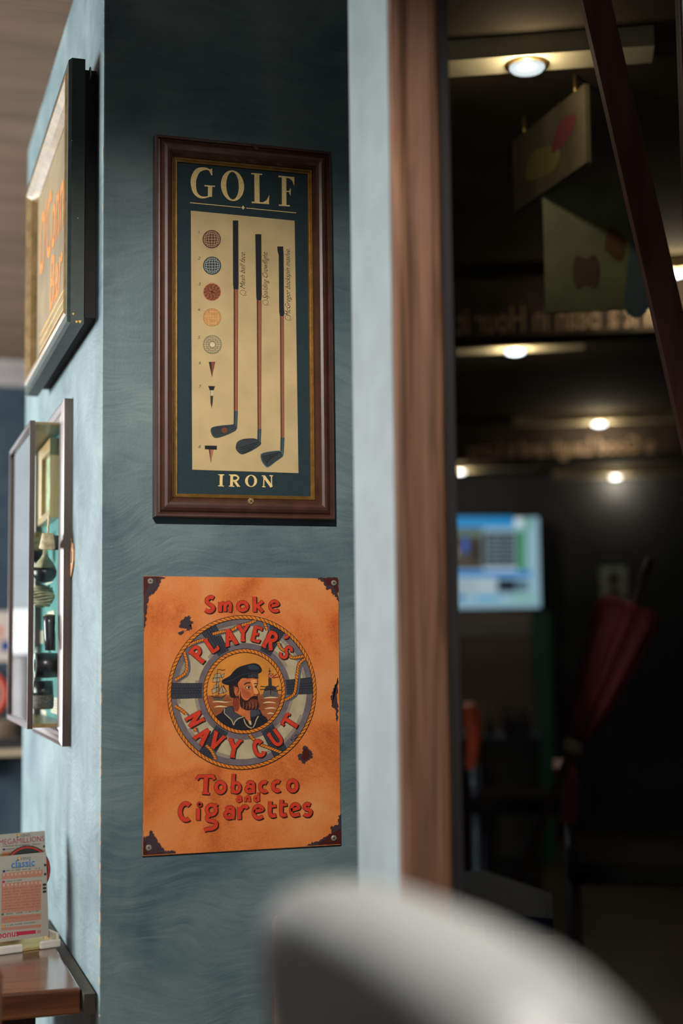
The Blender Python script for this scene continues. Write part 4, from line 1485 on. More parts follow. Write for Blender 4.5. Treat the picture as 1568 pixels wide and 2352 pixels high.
tube('hook_ring', [(-0.012, -A1 + 0.006 + 0.008 * math.cos(t), Z1 - 0.02 + 0.010 * math.sin(t)) for t in [2 * math.pi * k / 16 for k in range(16)]], 0.0011, mat('wire_steel', (0.3, 0.3, 0.3), 0.4, metal=0.8), pic, n=6, closed=True)
FLK = pm('#b99a52', 0.6)
for x, z, r in ((-0.036, 1.752, 0.0016), (-0.026, 1.741, 0.0022), (-0.031, 1.7405, 0.0018), (-0.040, 2.02, 0.0008), (-0.03, 1.90, 0.0008)):
    mesh('paint_chip', [(x + r * math.cos(q), -A1 - 0.0004, z + r * (1 + 0.3 * math.sin(3 * q)) * math.sin(q)) for q in [2 * math.pi * k / 9 for k in range(9)]], [tuple(range(9))], FLK, pic)

# ---- glazed display case
CY0, CY1 = 0.333, 0.802
CZ0, CZ1 = 1.090, 1.672
case = thing('display_case', (0, (CY0 + CY1) / 2, CZ0), 'shallow dark wood glazed display case with a teal back', 'display case')
DKW = wood('case_dark_wood', (0.035, 0.018, 0.012), (0.085, 0.045, 0.03), 0.35, axis=2, scale=40, coat=0.3)
GREYW = wood('case_grey_moulding', (0.10, 0.072, 0.066), (0.19, 0.145, 0.13), 0.35, axis=2, scale=40, coat=0.25)
cf = [(0, 0.0), (0, 0.0140), (0.0015, 0.0150), (0.009, 0.0185), (0.016, 0.0150), (0.022, 0.0150), (0.029, 0.0192), (0.034, 0.0185), (0.036, 0.0170), (0.036, 0.0)]
rl = rails(WS, -CY1, CZ0, -CY0, CZ1, cf, GREYW, case, 'back_frame')
# dark outer edge of the back frame
for y0, y1, z0, z1 in ((CY0 - 0.0006, CY0 + 0.0002, CZ0, CZ1), (CY1, CY1 + 0.0006, CZ0, CZ1)):
    box('edge_band', (-0.0140, y0, z0), (-0.0002, y1, z1), DKW, case)
FELT = mat('teal_felt', (0.075, 0.225, 0.215), 0.9, var=0.2, scale=30)
pbox('back_panel', WS, -CY1 + 0.03, -CY0 - 0.03, CZ0 + 0.03, CZ1 - 0.03, 0.001, 0.004, FELT, case)
IY0, IY1, IZ0, IZ1 = CY0 + 0.037, CY1 - 0.037, 1.126, 1.634
XF0, XF1 = 0.0586, 0.0672
# front glazed frame: slim posts and rails
PST = [(0, XF0), (0, XF1), (0.009, XF1), (0.009, XF0), (0.0, XF0)]
rails(WS, -IY1, IZ0 - 0.008, -IY0, IZ1 + 0.004, PST, DKW, case, 'front_frame')
GL = glassmat('case_glass', (0.93, 0.96, 0.94), 0.0, 1.5, 0.8)
GLF = glassmat('case_front_glass', (0.9, 0.93, 0.93), 0.015, 1.5, 1.0)
pbox('front_pane', WS, -IY1 + 0.008, -IY0 - 0.008, IZ0, IZ1 - 0.004, XF0 + 0.002, XF0 + 0.004, GLF, case)
box('side_pane', (-XF0, IY0 + 0.001, IZ0), (-0.016, IY0 + 0.003, IZ1), GL, case)
box('side_pane', (-XF0, IY1 - 0.003, IZ0), (-0.016, IY1 - 0.001, IZ1), GL, case)
OLV = mat('olive_brass_edge', (0.20, 0.15, 0.055), 0.4, metal=0.3, var=0.2)
box('top_edge', (-XF0, IY0, IZ1 - 0.002), (-0.016, IY1, IZ1 + 0.002), OLV, case)
box('base_board', (-XF0, IY0, IZ0 - 0.006), (-0.016, IY1, IZ0), wood('case_base_wood', (0.22, 0.13, 0.04), (0.36, 0.22, 0.08), 0.5, axis=1), case)
# hasp on the edge of the case
COPP = mat('worn_copper', (0.5, 0.27, 0.13), 0.45, metal=0.5, var=0.3)
hp = [(CY0 + 0.002, 1.366), (CY0 - 0.012, 1.372), (CY0 - 0.030, 1.386), (CY0 - 0.034, 1.396), (CY0 - 0.034, 1.414), (CY0 - 0.028, 1.424), (CY0 - 0.010, 1.428), (CY0 + 0.002, 1.436)]
hv = [(-0.0005, y, z) for y, z in hp] + [(-0.003, y, z) for y, z in hp]
n8 = len(hp)
mesh('hasp', hv, [tuple(range(n8)), tuple(range(2 * n8 - 1, n8 - 1, -1))] + [(k, n8 + k, n8 + (k + 1) % n8, (k + 1) % n8) for k in range(n8)], COPP, case)
box('hasp_slot', (-0.0034, CY0 - 0.022, 1.393), (-0.0029, CY0 - 0.012, 1.412), BLACKP, case)

# ---- contents of the case
fp = thing('small_framed_print', (-0.004, 0.58, 1.482), 'small honey wood framed print inside the display case', 'picture')
HONEY = wood('honey_wood', (0.36, 0.19, 0.055), (0.52, 0.31, 0.11), 0.4, axis=2, scale=40)
rails(WS, -0.682, 1.484, -0.484, 1.626, [(0, 0.004), (0, 0.0205), (0.014, 0.0185), (0.017, 0.0165), (0.017, 0.004)], HONEY, fp)
pbox('picture_sheet', WS, -0.668, -0.498, 1.498, 1.612, 0.0042, 0.0075, mat('faded_print', (0.38, 0.40, 0.24), 0.6, var=0.45, scale=28), fp)


def at(px, py, d=0.032):
    return sx(px, py, d)


def upright(p, tilt=0.0, about='Y', s=1.0):
    return Matrix.Translation(p) @ Matrix.Rotation(tilt, 4, about) @ Matrix.Scale(s, 4)


CORK = mat('cork', (0.34, 0.25, 0.12), 0.85, var=0.3, scale=180, bump=0.3)
BLKG = mat('black_glaze', (0.02, 0.022, 0.025), 0.3, var=0.3, scale=60)
STRAW = mat('straw', (0.42, 0.36, 0.22), 0.8, var=0.3, scale=120)
GREYM = mat('grey_metal', (0.22, 0.22, 0.21), 0.4, metal=0.3, var=0.2)
WHT = mat('white_rim', (0.62, 0.66, 0.68), 0.4)

p = at(86, 1240, 0.033)
t = thing('cork_float', p, 'stacked double cork float with black underside in the display case', 'float')
lathe('body', [(0.004, 0.014), (0.013, 0.013), (0.019, 0.004), (0.0195, -0.004), (0.0165, -0.0055)], CORK, t, xf=upright(p))
lathe('lower_body', [(0.0155, -0.0055), (0.0185, -0.010), (0.019, -0.018), (0.015, -0.020)], CORK, t, xf=upright(p))
lathe('underside', [(0.015, -0.020), (0.0195, -0.021), (0.019, -0.034), (0.012, -0.040), (0.003, -0.042)], BLKG, t, xf=upright(p))
p = at(109, 1243, 0.040)
t = thing('cork_bung', p, 'pale conical cork bung with a cord loop in the display case', 'float')
lathe('cone', [(0.004, 0.013), (0.0095, 0.0125), (0.0135, -0.011), (0.013, -0.0125), (0.003, -0.013)], STRAW, t, xf=upright(p, 0.25, 'X'))
tube('cord_loop', sm([(p.x, p.y - 0.004, p.z + 0.012), (p.x, p.y - 0.010, p.z + 0.020), (p.x, p.y - 0.020, p.z + 0.036), (p.x, p.y - 0.013, p.z + 0.042), (p.x, p.y - 0.006, p.z + 0.030), (p.x, p.y - 0.005, p.z + 0.014)], 4), 0.0012, STRAW, t, n=6)
p = at(126, 1246, 0.022)
t = thing('dark_bung', p, 'dark rough round bung beside the corded cork', 'float')
lathe('body', [(0.003, 0.012), (0.008, 0.0115), (0.012, 0.004), (0.012, -0.008), (0.008, -0.0125), (0.002, -0.013)], mat('dark_cork', (0.035, 0.035, 0.03), 0.9, var=0.4, scale=200), t, xf=upright(p))
p = at(103, 1300, 0.035)
t = thing('bulb_float', p, 'bulb shaped float with straw neck and black glazed belly', 'float')
lathe('neck', [(0.0035, 0.031), (0.0040, 0.020), (0.0075, 0.014), (0.013, 0.007), (0.0185, -0.002), (0.0185, -0.0025)], STRAW, t, xf=upright(p, 0.08, 'X'))
lathe('belly', [(0.0182, -0.0025), (0.0205, -0.009), (0.0195, -0.018), (0.013, -0.0265), (0.003, -0.029)], BLKG, t, xf=upright(p, 0.08, 'X'))
p = at(97, 1369, 0.034)
t = thing('twine_ball', p, 'ball of pale striped twine in the display case', 'ball')
lathe('core', [(0.0015, 0.020)] + [(0.0198 * math.cos(q), 0.0198 * math.sin(q)) for q in [1.3 - 2.6 * k / 12 for k in range(13)]] + [(0.0015, -0.020)], mat('dark_twine', (0.09, 0.085, 0.05), 0.9), t, xf=upright(p))
for k in range(9):
    z = -0.016 + 0.004 * k
    r = math.sqrt(max(0.00004, 0.0203 ** 2 - z * z))
    tube('twine_turn', [(p.x + r * math.cos(q), p.y + r * math.sin(q), p.z + z + 0.002 * math.sin(q * 2 + k)) for q in [2 * math.pi * j / 24 for j in range(24)]], 0.0019, STRAW, t, n=6, closed=True)
p = at(113, 1452, 0.034)
t = thing('horn_tube', p, 'tall black horn tube with an open rim in the display case', 'horn')
hx = upright(p, -0.12, 'X')
lathe('tube', [(0.007, 0.0275), (0.0085, 0.028), (0.0100, 0.0275), (0.0098, 0.015), (0.0085, -0.010), (0.007, -0.030), (0.002, -0.030)], BLKG, t, xf=hx)
lathe('rim', [(0.0068, 0.0282), (0.0082, 0.0290), (0.0100, 0.0282), (0.0100, 0.0262)], mat('olive_rim', (0.12, 0.10, 0.03), 0.5), t, xf=hx)
p = at(124, 1462, 0.022)
t = thing('green_stylus', p, 'slim green pointed stick beside the black horn tube', 'stick')
lathe('shaft', [(0.0022, -0.024), (0.0026, 0.006), (0.0020, 0.008)], mat('green_enamel', (0.07, 0.26, 0.20), 0.5), t, n=12, xf=upright(p, -0.18, 'X'))
lathe('tip', [(0.0020, 0.008), (0.0005, 0.020)], mat('olive_tip', (0.25, 0.22, 0.10), 0.5), t, n=12, xf=upright(p, -0.18, 'X'))
p = at(107, 1528, 0.034)
t = thing('black_bobbin', p, 'wide black bobbin with a white rimmed face in the display case', 'bobbin')
bx = Matrix.Translation(p) @ Matrix.Rotation(math.radians(-72), 4, 'X') @ Matrix.Rotation(math.radians(0), 4, 'Y')
lathe('drum', [(0.003, -0.022), (0.0215, -0.022), (0.0225, 0.0), (0.0225, 0.021), (0.003, 0.021)], BLKG, t, xf=Matrix.Translation(p) @ Matrix.Rotation(math.radians(-90), 4, 'Y') @ Matrix.Scale(0.95, 4))
lathe('white_rim', [(0.012, 0.021), (0.0215, 0.0215), (0.0225, 0.0205), (0.0225, 0.0190)], WHT, t, xf=Matrix.Translation(p) @ Matrix.Rotation(math.radians(-90), 4, 'Y') @ Matrix.Scale(0.95, 4))
p = at(85, 1510, 0.026)
t = thing('grey_disc', p, 'pale grey round disc leaning behind the black bobbin', 'disc')
lathe('disc', [(0.002, -0.003), (0.019, -0.003), (0.0205, 0), (0.019, 0.003), (0.002, 0.003)], GREYM, t, xf=Matrix.Translation(p) @ Matrix.Rotation(math.radians(-90), 4, 'Y'))
p = at(82, 1546, 0.026)
t = thing('cork_plug', p, 'small tan cork plug beside the bobbins', 'float')
lathe('plug', [(0.002, 0.008), (0.012, 0.008), (0.013, -0.006), (0.003, -0.007)], CORK, t, xf=upright(p))
p = at(99, 1596, 0.034)
t = thing('worn_bobbin', p, 'worn dark bobbin with a scuffed lower half standing in the case', 'bobbin')
lathe('drum', [(0.003, 0.024), (0.0165, 0.024), (0.0175, 0.005), (0.0175, 0.0)], BLKG, t, xf=upright(p))
lathe('scuffed_base', [(0.0175, 0.0), (0.0185, -0.004), (0.018, -0.020), (0.0165, -0.024), (0.003, -0.024)], mat('scuffed_brown', (0.09, 0.07, 0.055), 0.7, var=0.5, scale=260), t, xf=upright(p))
for i, (x0, y0, w_, h_, d) in enumerate(((105, 1322, 15, 15, 0.0052), (109, 1402, 15, 16, 0.0052), (86, 1448, 13, 30, 0.0052), (117, 1604, 16, 38, 0.0052), (93, 1633, 13, 11, 0.0052), (79, 1634, 9, 8, 0.0052), (80, 1100, 10, 30, 0.0052), (78, 1200, 10, 9, 0.0052))):
    p0, p1 = sx(x0, y0, d), sx(x0 + w_, y0, d)
    z1 = p1.z
    z0 = sx(x0 + w_, y0 + h_, d).z
    o = box('paper_tag', (-d, min(p0.y, p1.y), z0), (-0.0041, max(p0.y, p1.y), z1), mat('cream_card', (0.62, 0.54, 0.42), 0.8, var=0.1, scale=90))
    tag(o, ['cream paper tag under the bulb float', 'cream paper tag above the black horn tube', 'tall cream paper tag left of the black horn tube', 'tall written cream tag low beside the worn bobbin',
            'small cream tag under the worn bobbin', 'tiny cream tag in the low corner of the case', 'brown tag beside the small framed print', 'cream tag above the double cork float'][i], 'tag')
    if h_ > 25:
        la = Art(Plane((-d, 0, 0), (0, -1, 0), (0, 0, 1)), 0.0002)
        for k in range(5):
            zz = z1 - (z1 - z0) * (k + 1) / 6
            la.strip([(-max(p0.y, p1.y) + 0.01, zz), (-min(p0.y, p1.y) - 0.01, zz)], 0.0007, pm('#5a5048', 0.6), 0)
        la.build('writing', o)

# ================================================================ table, form holder, chairs
TZ = 0.766
TBW = wood('table_walnut', (0.075, 0.028, 0.014), (0.17, 0.07, 0.032), 0.16, axis=0, scale=22, coat=0.6)
TBD = wood('table_dark_leg', (0.022, 0.013, 0.009), (0.05, 0.028, 0.018), 0.4, axis=2, scale=30, coat=0.2)
tb = thing('table', (-0.40, 0.34, 0), 'polished brown wooden table pushed against the blue pillar', 'table')
box('table_top', (-0.78, 0.045, TZ - 0.038), (-0.020, 0.62, TZ), TBW, tb, bevel=0.004)
box('gap_strip', (-0.019, 0.02, TZ - 0.032), (-0.003, 0.62, TZ - 0.004), mat('dark_gap_shade', (0.03, 0.022, 0.012), 0.6, var=0.3), tb)  # dark strip stands in for the shaded gap between table and pillar
box('apron', (-0.74, 0.085, TZ - 0.115), (-0.10, 0.105, TZ - 0.038), TBD, tb)
box('apron', (-0.74, 0.56, TZ - 0.115), (-0.10, 0.58, TZ - 0.038), TBD, tb)
for x, y in ((-0.135, 0.075), (-0.74, 0.075), (-0.135, 0.54), (-0.74, 0.54)):
    box('leg', (x, y, 0), (x + 0.055, y + 0.055, TZ - 0.038), TBD, tb, bevel=0.003)

# holder with lottery forms; its own plane, turned a little and leaning back
ANG = 0.30
hp0 = hit(56, 2186, (0, 0, TZ), (0, 0, 1))
HA = Vector((math.cos(ANG), math.sin(ANG), 0))
HN = Vector((math.sin(ANG), -math.cos(ANG), 0))          # towards the viewer
HB = (Vector((0, 0, 1)) - HN * 0.10).normalized()
hold = thing('form_holder', (hp0.x, hp0.y, TZ), 'low white plastic form holder standing on the table end', 'holder')
WPL = mat('white_plastic', (0.66, 0.62, 0.55), 0.45, var=0.05)
ACR = glassmat('amber_acrylic', (0.92, 0.84, 0.62), 0.02, 1.45, 1.0)
hr_ = hit(119, 2168, (0, 0, TZ), (0, 0, 1))
wr = (hr_ - hp0).dot(HA) + 0.002
HPL = Plane(hp0, HA, (0, 0, 1))


def hbox(nm, a0, a1, b0, b1, h0, h1, m, parent, bv=0.0):
    return pbox(nm, HPL, a0, a1, b0, b1, h0, h1, m, parent, bv)


hbox('lip', wr - 0.036, wr, 0.0, 0.013, -0.004, 0.003, WPL, hold, 0.0025)
hbox('lip', -0.085, wr - 0.065, 0.0, 0.013, -0.004, 0.003, WPL, hold, 0.0025)
hbox('end_cheek', wr - 0.006, wr, 0.0, 0.022, -0.055, -0.003, WPL, hold, 0.002)
hbox('end_cheek', -0.085, -0.079, 0.0, 0.022, -0.055, -0.003, WPL, hold, 0.002)
hbox('tray', -0.079, wr - 0.006, 0.0005, 0.004, -0.055, -0.003, mat('amber_tray', (0.42, 0.30, 0.10), 0.25, var=0.1, coat=0.4), hold)
hbox('back_plate', -0.079, wr - 0.006, 0.0005, 0.15, -0.055, -0.053, ACR, hold)


def card_plane(depth):
    o = hp0 - HN * depth + Vector((0, 0, 0.006))
    return Plane(o, HA, HB)


CARD = pm('#a09a8e', 0.95, var=0.03)
PINK = pm('#ad7663', 0.95, var=0.06)
PINKD = pm('#7c4238', 0.6)
GRYT = pm('#55504c', 0.6)
RUB = pm('#8e1f33', 0.6)
BLUE = pm('#2c5a86', 0.6)
NAVYI = pm('#1c2f5e', 0.6)


def form(name, label, depth, corners, draw):
    pl = card_plane(depth)
    (lx, by), (rx, ty) = corners
    c0 = pl.px(rx, by)
    c1 = pl.px(rx, ty)
    a1 = c1[0]
    a0 = a1 - 0.088
    b0, b1 = max(0.0, c0[1]), c1[1]
    t = thing(name, pl.w((a0 + a1) / 2, b0, 0), label, 'form')
    pbox('card', pl, a0, a1, b0, b1, -0.0016, 0.0, CARD, t)
    ar = Art(pl, 0.0002, 0.00006)
    draw(ar, pl, a0, a1, b0, b1, t)
    return t


def logo(ar, pl, x, y, s):
    c = pl.px(x, y)
    ar.poly([(c[0] - s, c[1] + s), (c[0] - s, c[1] - s * 0.1), (c[0] + s * 0.9, c[1])], pm('#b88a2c', 0.6), 0)
    ar.poly([(c[0] - s, c[1] + s), (c[0] - s * 0.2, c[1] + s * 0.45), (c[0] - s, c[1] + 0.1 * s)], pm('#9a2f30', 0.6), 1)
    ar.poly([(c[0] - s, c[1] - s), (c[0] - s, c[1] - s * 0.1), (c[0] + s * 0.3, c[1] - s * 0.2)], NAVYI, 1)
    q = pl.px(x + 15, y - 1)
    ar.text('KENO', q, s * 1.6, GRYT, 0, sx=1.15, bold=0.02)


def blur_line(ar, c0, c1, sz, m, layer=1):
    """a row of tiny print, too small to read"""
    n = max(3, int(math.hypot(c1[0] - c0[0], c1[1] - c0[1]) / (sz * 0.75)))
    rnd = random.Random(int(c0[1] * 1e5) % 9973)
    for k in range(n):
        if rnd.random() < 0.16:
            continue
        p, q = lerp2(c0, c1, k / n), lerp2(c0, c1, (k + 0.72) / n)
        ar.strip([p, q], sz * rnd.uniform(0.4, 0.75), m, layer)


def draw_mega(ar, pl, a0, a1, b0, b1, t):
    logo(ar, pl, 43, 1920, 0.0036)
    ar.text('MEGAMILLIONS', pl.px(50, 1931), 0.0125, pm('#7c2a3e', 0.6), 1, sx=0.92)
    blur_line(ar, pl.px(6, 1944), pl.px(94, 1938), 0.0028, GRYT)
    ar.strip([pl.px(6, 1951), pl.px(12, 1951)], 0.003, NAVYI, 1)
    blur_line(ar, pl.px(14, 1951), pl.px(40, 1948), 0.0028, GRYT)
    ar.poly([pl.px(4, 1957), pl.px(98, 1950), pl.px(98, 1960), pl.px(4, 1968)], PINK, 0)
    ar.strip([pl.px(99, 1944), pl.px(103, 1944)], 0.0035, INK, 1)
    ar.build('print', t)


def draw_classic(ar, pl, a0, a1, b0, b1, t):
    logo(ar, pl, 44, 1973, 0.0036)
    ar.text('classic', pl.px(53, 1984), 0.0165, BLUE, 1, bold=0.015)
    blur_line(ar, pl.px(24, 1994), pl.px(80, 1989), 0.0028, GRYT)
    blur_line(ar, pl.px(14, 2000), pl.px(92, 1994), 0.0030, GRYT)
    ar.strip([pl.px(6, 2001.5), pl.px(12, 2001)], 0.0034, NAVYI, 1)
    ar.poly([pl.px(4, 2006), pl.px(98, 1997), pl.px(97, 2013), pl.px(4, 2020)], PINK, 0)
    ar.strip([pl.px(5, 2026), pl.px(11, 2025)], 0.0034, RUB, 1)
    blur_line(ar, pl.px(14, 2025), pl.px(50, 2021), 0.0028, GRYT)
    ar.poly([pl.px(3, 2030), pl.px(95, 2021), pl.px(94, 2090), pl.px(3, 2098)], PINK, 0)
    WBX = pm('#c2a496', 0.95)
    for k in range(10):
        for y in (2010, 2034):
            ar.strip([pl.px(7 + 9.2 * k, y - 0.8 * k), pl.px(11 + 9.2 * k, y - 0.8 * k - 0.4)], 0.0034, WBX, 1)
            ar.strip([pl.px(8.4 + 9.2 * k, y - 0.8 * k), pl.px(9.6 + 9.2 * k, y - 0.8 * k)], 0.0018, PINKD, 2)
    for j in range(8):
        y = 2043 + 6.6 * j
        blur_line(ar, pl.px(5, y), pl.px(93, y - 8), 0.0022, PINKD)
    ar.strip([pl.px(3, 2101), pl.px(9, 2100)], 0.0034, pm('#3c5a3c', 0.6), 1)
    blur_line(ar, pl.px(11, 2100), pl.px(90, 2092), 0.0028, GRYT)
    ar.poly([pl.px(3, 2105), pl.px(94, 2098), pl.px(94, 2112), pl.px(3, 2121)], PINK, 0)
    blur_line(ar, pl.px(5, 2111), pl.px(92, 2102), 0.0022, PINKD)
    ar.strip([pl.px(3, 2127), pl.px(9, 2126)], 0.0034, pm('#b06a30', 0.6), 1)
    blur_line(ar, pl.px(11, 2126), pl.px(82, 2118), 0.0028, GRYT)
    ar.poly([pl.px(3, 2131), pl.px(94, 2123), pl.px(94, 2130), pl.px(3, 2138)], PINK, 0)
    ar.text('bonus', pl.px(19, 2146), 0.0150, RUB, 1, rot=0.0, bold=0.015)
    ar.poly([pl.px(39, 2140), pl.px(82, 2136), pl.px(82, 2144), pl.px(39, 2149)], RUB, 0)
    ar.poly([pl.px(85, 2137), pl.px(94, 2136), pl.px(94, 2143), pl.px(85, 2144)], PINK, 0)
    for y in (1987, 2008, 2032, 2040, 2048):
        ar.strip([pl.px(101, y), pl.px(106, y - 0.4)], 0.0036, INK, 1)
        if y > 2030:
            ar.strip([pl.px(98, y + 0.5), pl.px(102, y)], 0.0036, INK, 1)
    ar.build('print', t)


form('lottery_form', 'lottery form headed MEGAMILLIONS standing behind the classic form', 0.040, ((0, 2150), (103, 1908)), draw_mega)
form('lottery_form', 'pink and white lottery form headed classic in front of the black disc', 0.010, ((0, 2150), (106, 1957)), draw_classic)
pl = card_plane(0.026)
c = pl.px(62, 2001)
r_ = abs(pl.px(116, 2001)[0] - c[0])
t = thing('round_disc', pl.w(c[0], c[1] - r_, 0), 'black round disc with a thin red ring between the two lottery forms', 'disc')
XD = Matrix(((HA.x, HB.x, pl.N.x, pl.w(c[0], c[1]).x), (HA.y, HB.y, pl.N.y, pl.w(c[0], c[1]).y), (HA.z, HB.z, pl.N.z, pl.w(c[0], c[1]).z), (0, 0, 0, 1)))
lathe('board', [(0.001, -0.0016), (r_, -0.0016), (r_, 0.0), (0.001, 0.0)], mat('black_card', (0.02, 0.02, 0.018), 0.5), t, n=48, xf=XD, smooth=False)
ar = Art(pl, 0.0002)
ar.ring(c, r_ * 0.89, r_ * 0.96, pm('#8a2a1c', 0.6), 0)
ar.build('red_ring', t)

# wooden chair at the table; only the side of its back reaches into the picture
CHW = wood('chair_wood', (0.20, 0.075, 0.03), (0.36, 0.16, 0.07), 0.35, axis=2, scale=30)
ch = thing('dining_chair', (-0.37, -0.10, 0), 'reddish brown wooden chair standing at the table', 'chair')
cp = hit(4, 2262, (0, -0.28, 0), (0, 1, 0))
xr = cp.x - 0.018
TOPZ = cp.z + 0.012
for x in (xr, xr - 0.40):
    tube('back_post', sm([(x, -0.22, 0.0), (x, -0.24, 0.42), (x, -0.27, 0.66), (x, -0.29, TOPZ - 0.02), (x + 0.002, -0.29, TOPZ)], 5), [0.018] * 18 + [0.017, 0.015, 0.008], CHW, ch)
    tube('leg', [(x, 0.16, 0), (x, 0.15, 0.44)], 0.017, CHW, ch)
box('seat', (xr - 0.43, -0.25, 0.44), (xr + 0.02, 0.19, 0.465), CHW, ch, bevel=0.008)
box('top_rail', (xr - 0.39, -0.297, TOPZ - 0.09), (xr - 0.012, -0.277, TOPZ - 0.02), CHW, ch, bevel=0.005)
for k in range(4):
    x = xr - 0.08 - 0.08 * k
    box('back_slat', (x - 0.012, -0.272, 0.465), (x + 0.012, -0.262, TOPZ - 0.085), CHW, ch)
for y in (-0.23, 0.155):
    tube('stretcher', [(xr, y, 0.2), (xr - 0.40, y, 0.2)], 0.010, CHW, ch)

# rounded enamel plate low on the pillar, behind the stool
EPL = Plane((0, -0.0025, 0), (1, 0, 0), (0, 0, 1))
e0, e1 = EPL.px(624, 2103), EPL.px(624, 2352)
pl_ = thing('enamel_plate', (e0[0] + 0.06, 0, e0[1] - 0.2), 'pale round-cornered enamel plate screwed low on the pillar', 'sign')
bm = bmesh.new()
rr = 0.010
ax0, ax1, bz0, bz1 = e0[0], e0[0] + 0.12, e0[1] - 0.26, e0[1]
lo_, hi_ = [], []
for (cx, cz, t0) in ((ax1 - rr, bz1 - rr, 0), (ax0 + rr, bz1 - rr, 90), (ax0 + rr, bz0 + rr, 180), (ax1 - rr, bz0 + rr, 270)):
    for k in range(7):
        q = math.radians(t0 + 15 * k)
        lo_.append(bm.verts.new(EPL.w(cx + rr * math.cos(q), cz + rr * math.sin(q), -0.0024)))
        hi_.append(bm.verts.new(EPL.w(cx + rr * math.cos(q), cz + rr * math.sin(q), 0.0)))
bm.faces.new(hi_)
bm.faces.new(lo_[::-1])
for k in range(len(lo_)):
    bm.faces.new((lo_[k], lo_[(k + 1) % len(lo_)], hi_[(k + 1) % len(lo_)], hi_[k]))
bm_obj('plate', bm, mat('cream_enamel', (0.52, 0.44, 0.36), 0.4, var=0.1, scale=30), pl_)
ea = Art(EPL, 0.0003)
ea.strip([(ax0 + 0.0012, bz1 - 0.022), (ax0 + 0.0012, bz0 + 0.02)], 0.0016, pm('#8a4424', 0.6), 0)
ea.build('rust_line', pl_)
sp = EPL.px(641, 2121)
screw(EPL, sp[0], sp[1], 0.0002, 0.0042, mat('grey_screw', (0.25, 0.25, 0.26), 0.5, metal=0.4), pl_)
screw(EPL, ax1 - 0.013, sp[1], 0.0002, 0.0042, MATS['grey_screw'], pl_)

# ================================================================ bar stool in the foreground (its back faces the side windows)
ST = thing('bar_stool', (0.06, -1.55, 0), 'bar stool with a padded grey leather back in front of the window', 'stool')
LEA = mat('grey_leather', (0.12, 0.122, 0.12), 0.5, var=0.12, scale=50, bump=0.25, bscale=260, spec=0.4)
YA, YB, ZT_, XB = -1.335, -1.675, 1.140, -0.081
# padded back: rounded-rectangle outline in y-z, deep pillow section in x
vs_, fs = [], []
NU = 56
yc, hw = (YA + YB) / 2, abs(YB - YA) / 2
zb = 0.78
zc, hz_ = (ZT_ + zb) / 2, (ZT_ - zb) / 2
sect = [(-1.0, 0.42), (-1.0, 0.60), (-0.97, 0.74), (-0.86, 0.86), (-0.66, 0.945), (-0.36, 0.99), (0.0, 1.0), (0.36, 0.99), (0.66, 0.945), (0.86, 0.86), (0.97, 0.74), (1.0, 0.60), (1.0, 0.42)]
for off, ins in sect:
    for i in range(NU):
        t = 2 * math.pi * i / NU
        ce, se = math.cos(t), math.sin(t)
        ry, rz = hw - (1 - ins) * 0.085, hz_ - (1 - ins) * 0.085
        y = yc + ry * math.copysign(abs(ce) ** 0.36, ce)
        z = zc + rz * math.copysign(abs(se) ** 0.36, se)
        vs_.append((XB + 0.036 * off - 0.016 * ((y - yc) / hw) ** 2 - 0.22 * (z - ZT_ + 0.03), y, z))
for j in range(len(sect) - 1):
    for i in range(NU):
        fs.append((j * NU + i, j * NU + (i + 1) % NU, (j + 1) * NU + (i + 1) % NU, (j + 1) * NU + i))
for j, sg in ((0, -1), (len(sect) - 1, 1)):
    cidx = len(vs_)
    vs_.append((XB + 0.036 * sg - 0.22 * (zc - ZT_ + 0.03), yc, zc))
    for i in range(NU):
        fs.append((cidx, j * NU + (i + 1) % NU, j * NU + i) if sg < 0 else (cidx, j * NU + i, j * NU + (i + 1) % NU))
bk = mesh('backrest', vs_, fs, LEA, ST, smooth=True)
bm = bmesh.new()
bm.from_mesh(bk.data)
bmesh.ops.recalc_face_normals(bm, faces=bm.faces[:])
bm.to_mesh(bk.data)
bm.free()
STW = wood('stool_dark_wood', (0.03, 0.02, 0.015), (0.07, 0.045, 0.03), 0.4)
for y in (YA - 0.09, YB + 0.09):
    tube('back_post', [(-0.02, y, 0.84), (0.0, y, 0.70)], 0.014, STW, ST)
bm = bmesh.new()
bmesh.ops.create_cube(bm, size=1.0)
for v in bm.verts:
    v.co = Vector((0.095 + v.co.x * 0.40, yc + v.co.y * 0.40, 0.69 + v.co.z * 0.08))
bmesh.ops.bevel(bm, geom=bm.edges[:], offset=0.03, segments=4, profile=0.5, affect='EDGES')
bm_obj('seat', bm, LEA, ST, smooth=True)
for sx_ in (-1, 1):
    for sy_ in (-1, 1):
        tube('leg', [(0.095 + sx_ * 0.16, yc + sy_ * 0.15, 0.655), (0.095 + sx_ * 0.20, yc + sy_ * 0.19, 0.0)], [0.018, 0.014], STW, ST)
for z, k in ((0.25, 0.185),):
    for q in (-1, 1):
        tube('foot_rail', [(0.095 - k, yc + q * 0.175, z), (0.095 + k, yc + q * 0.175, z)], 0.010, STW, ST)
        tube('foot_rail', [(0.095 + q * k, yc - 0.175, z), (0.095 + q * k, yc + 0.175, z)], 0.010, STW, ST)

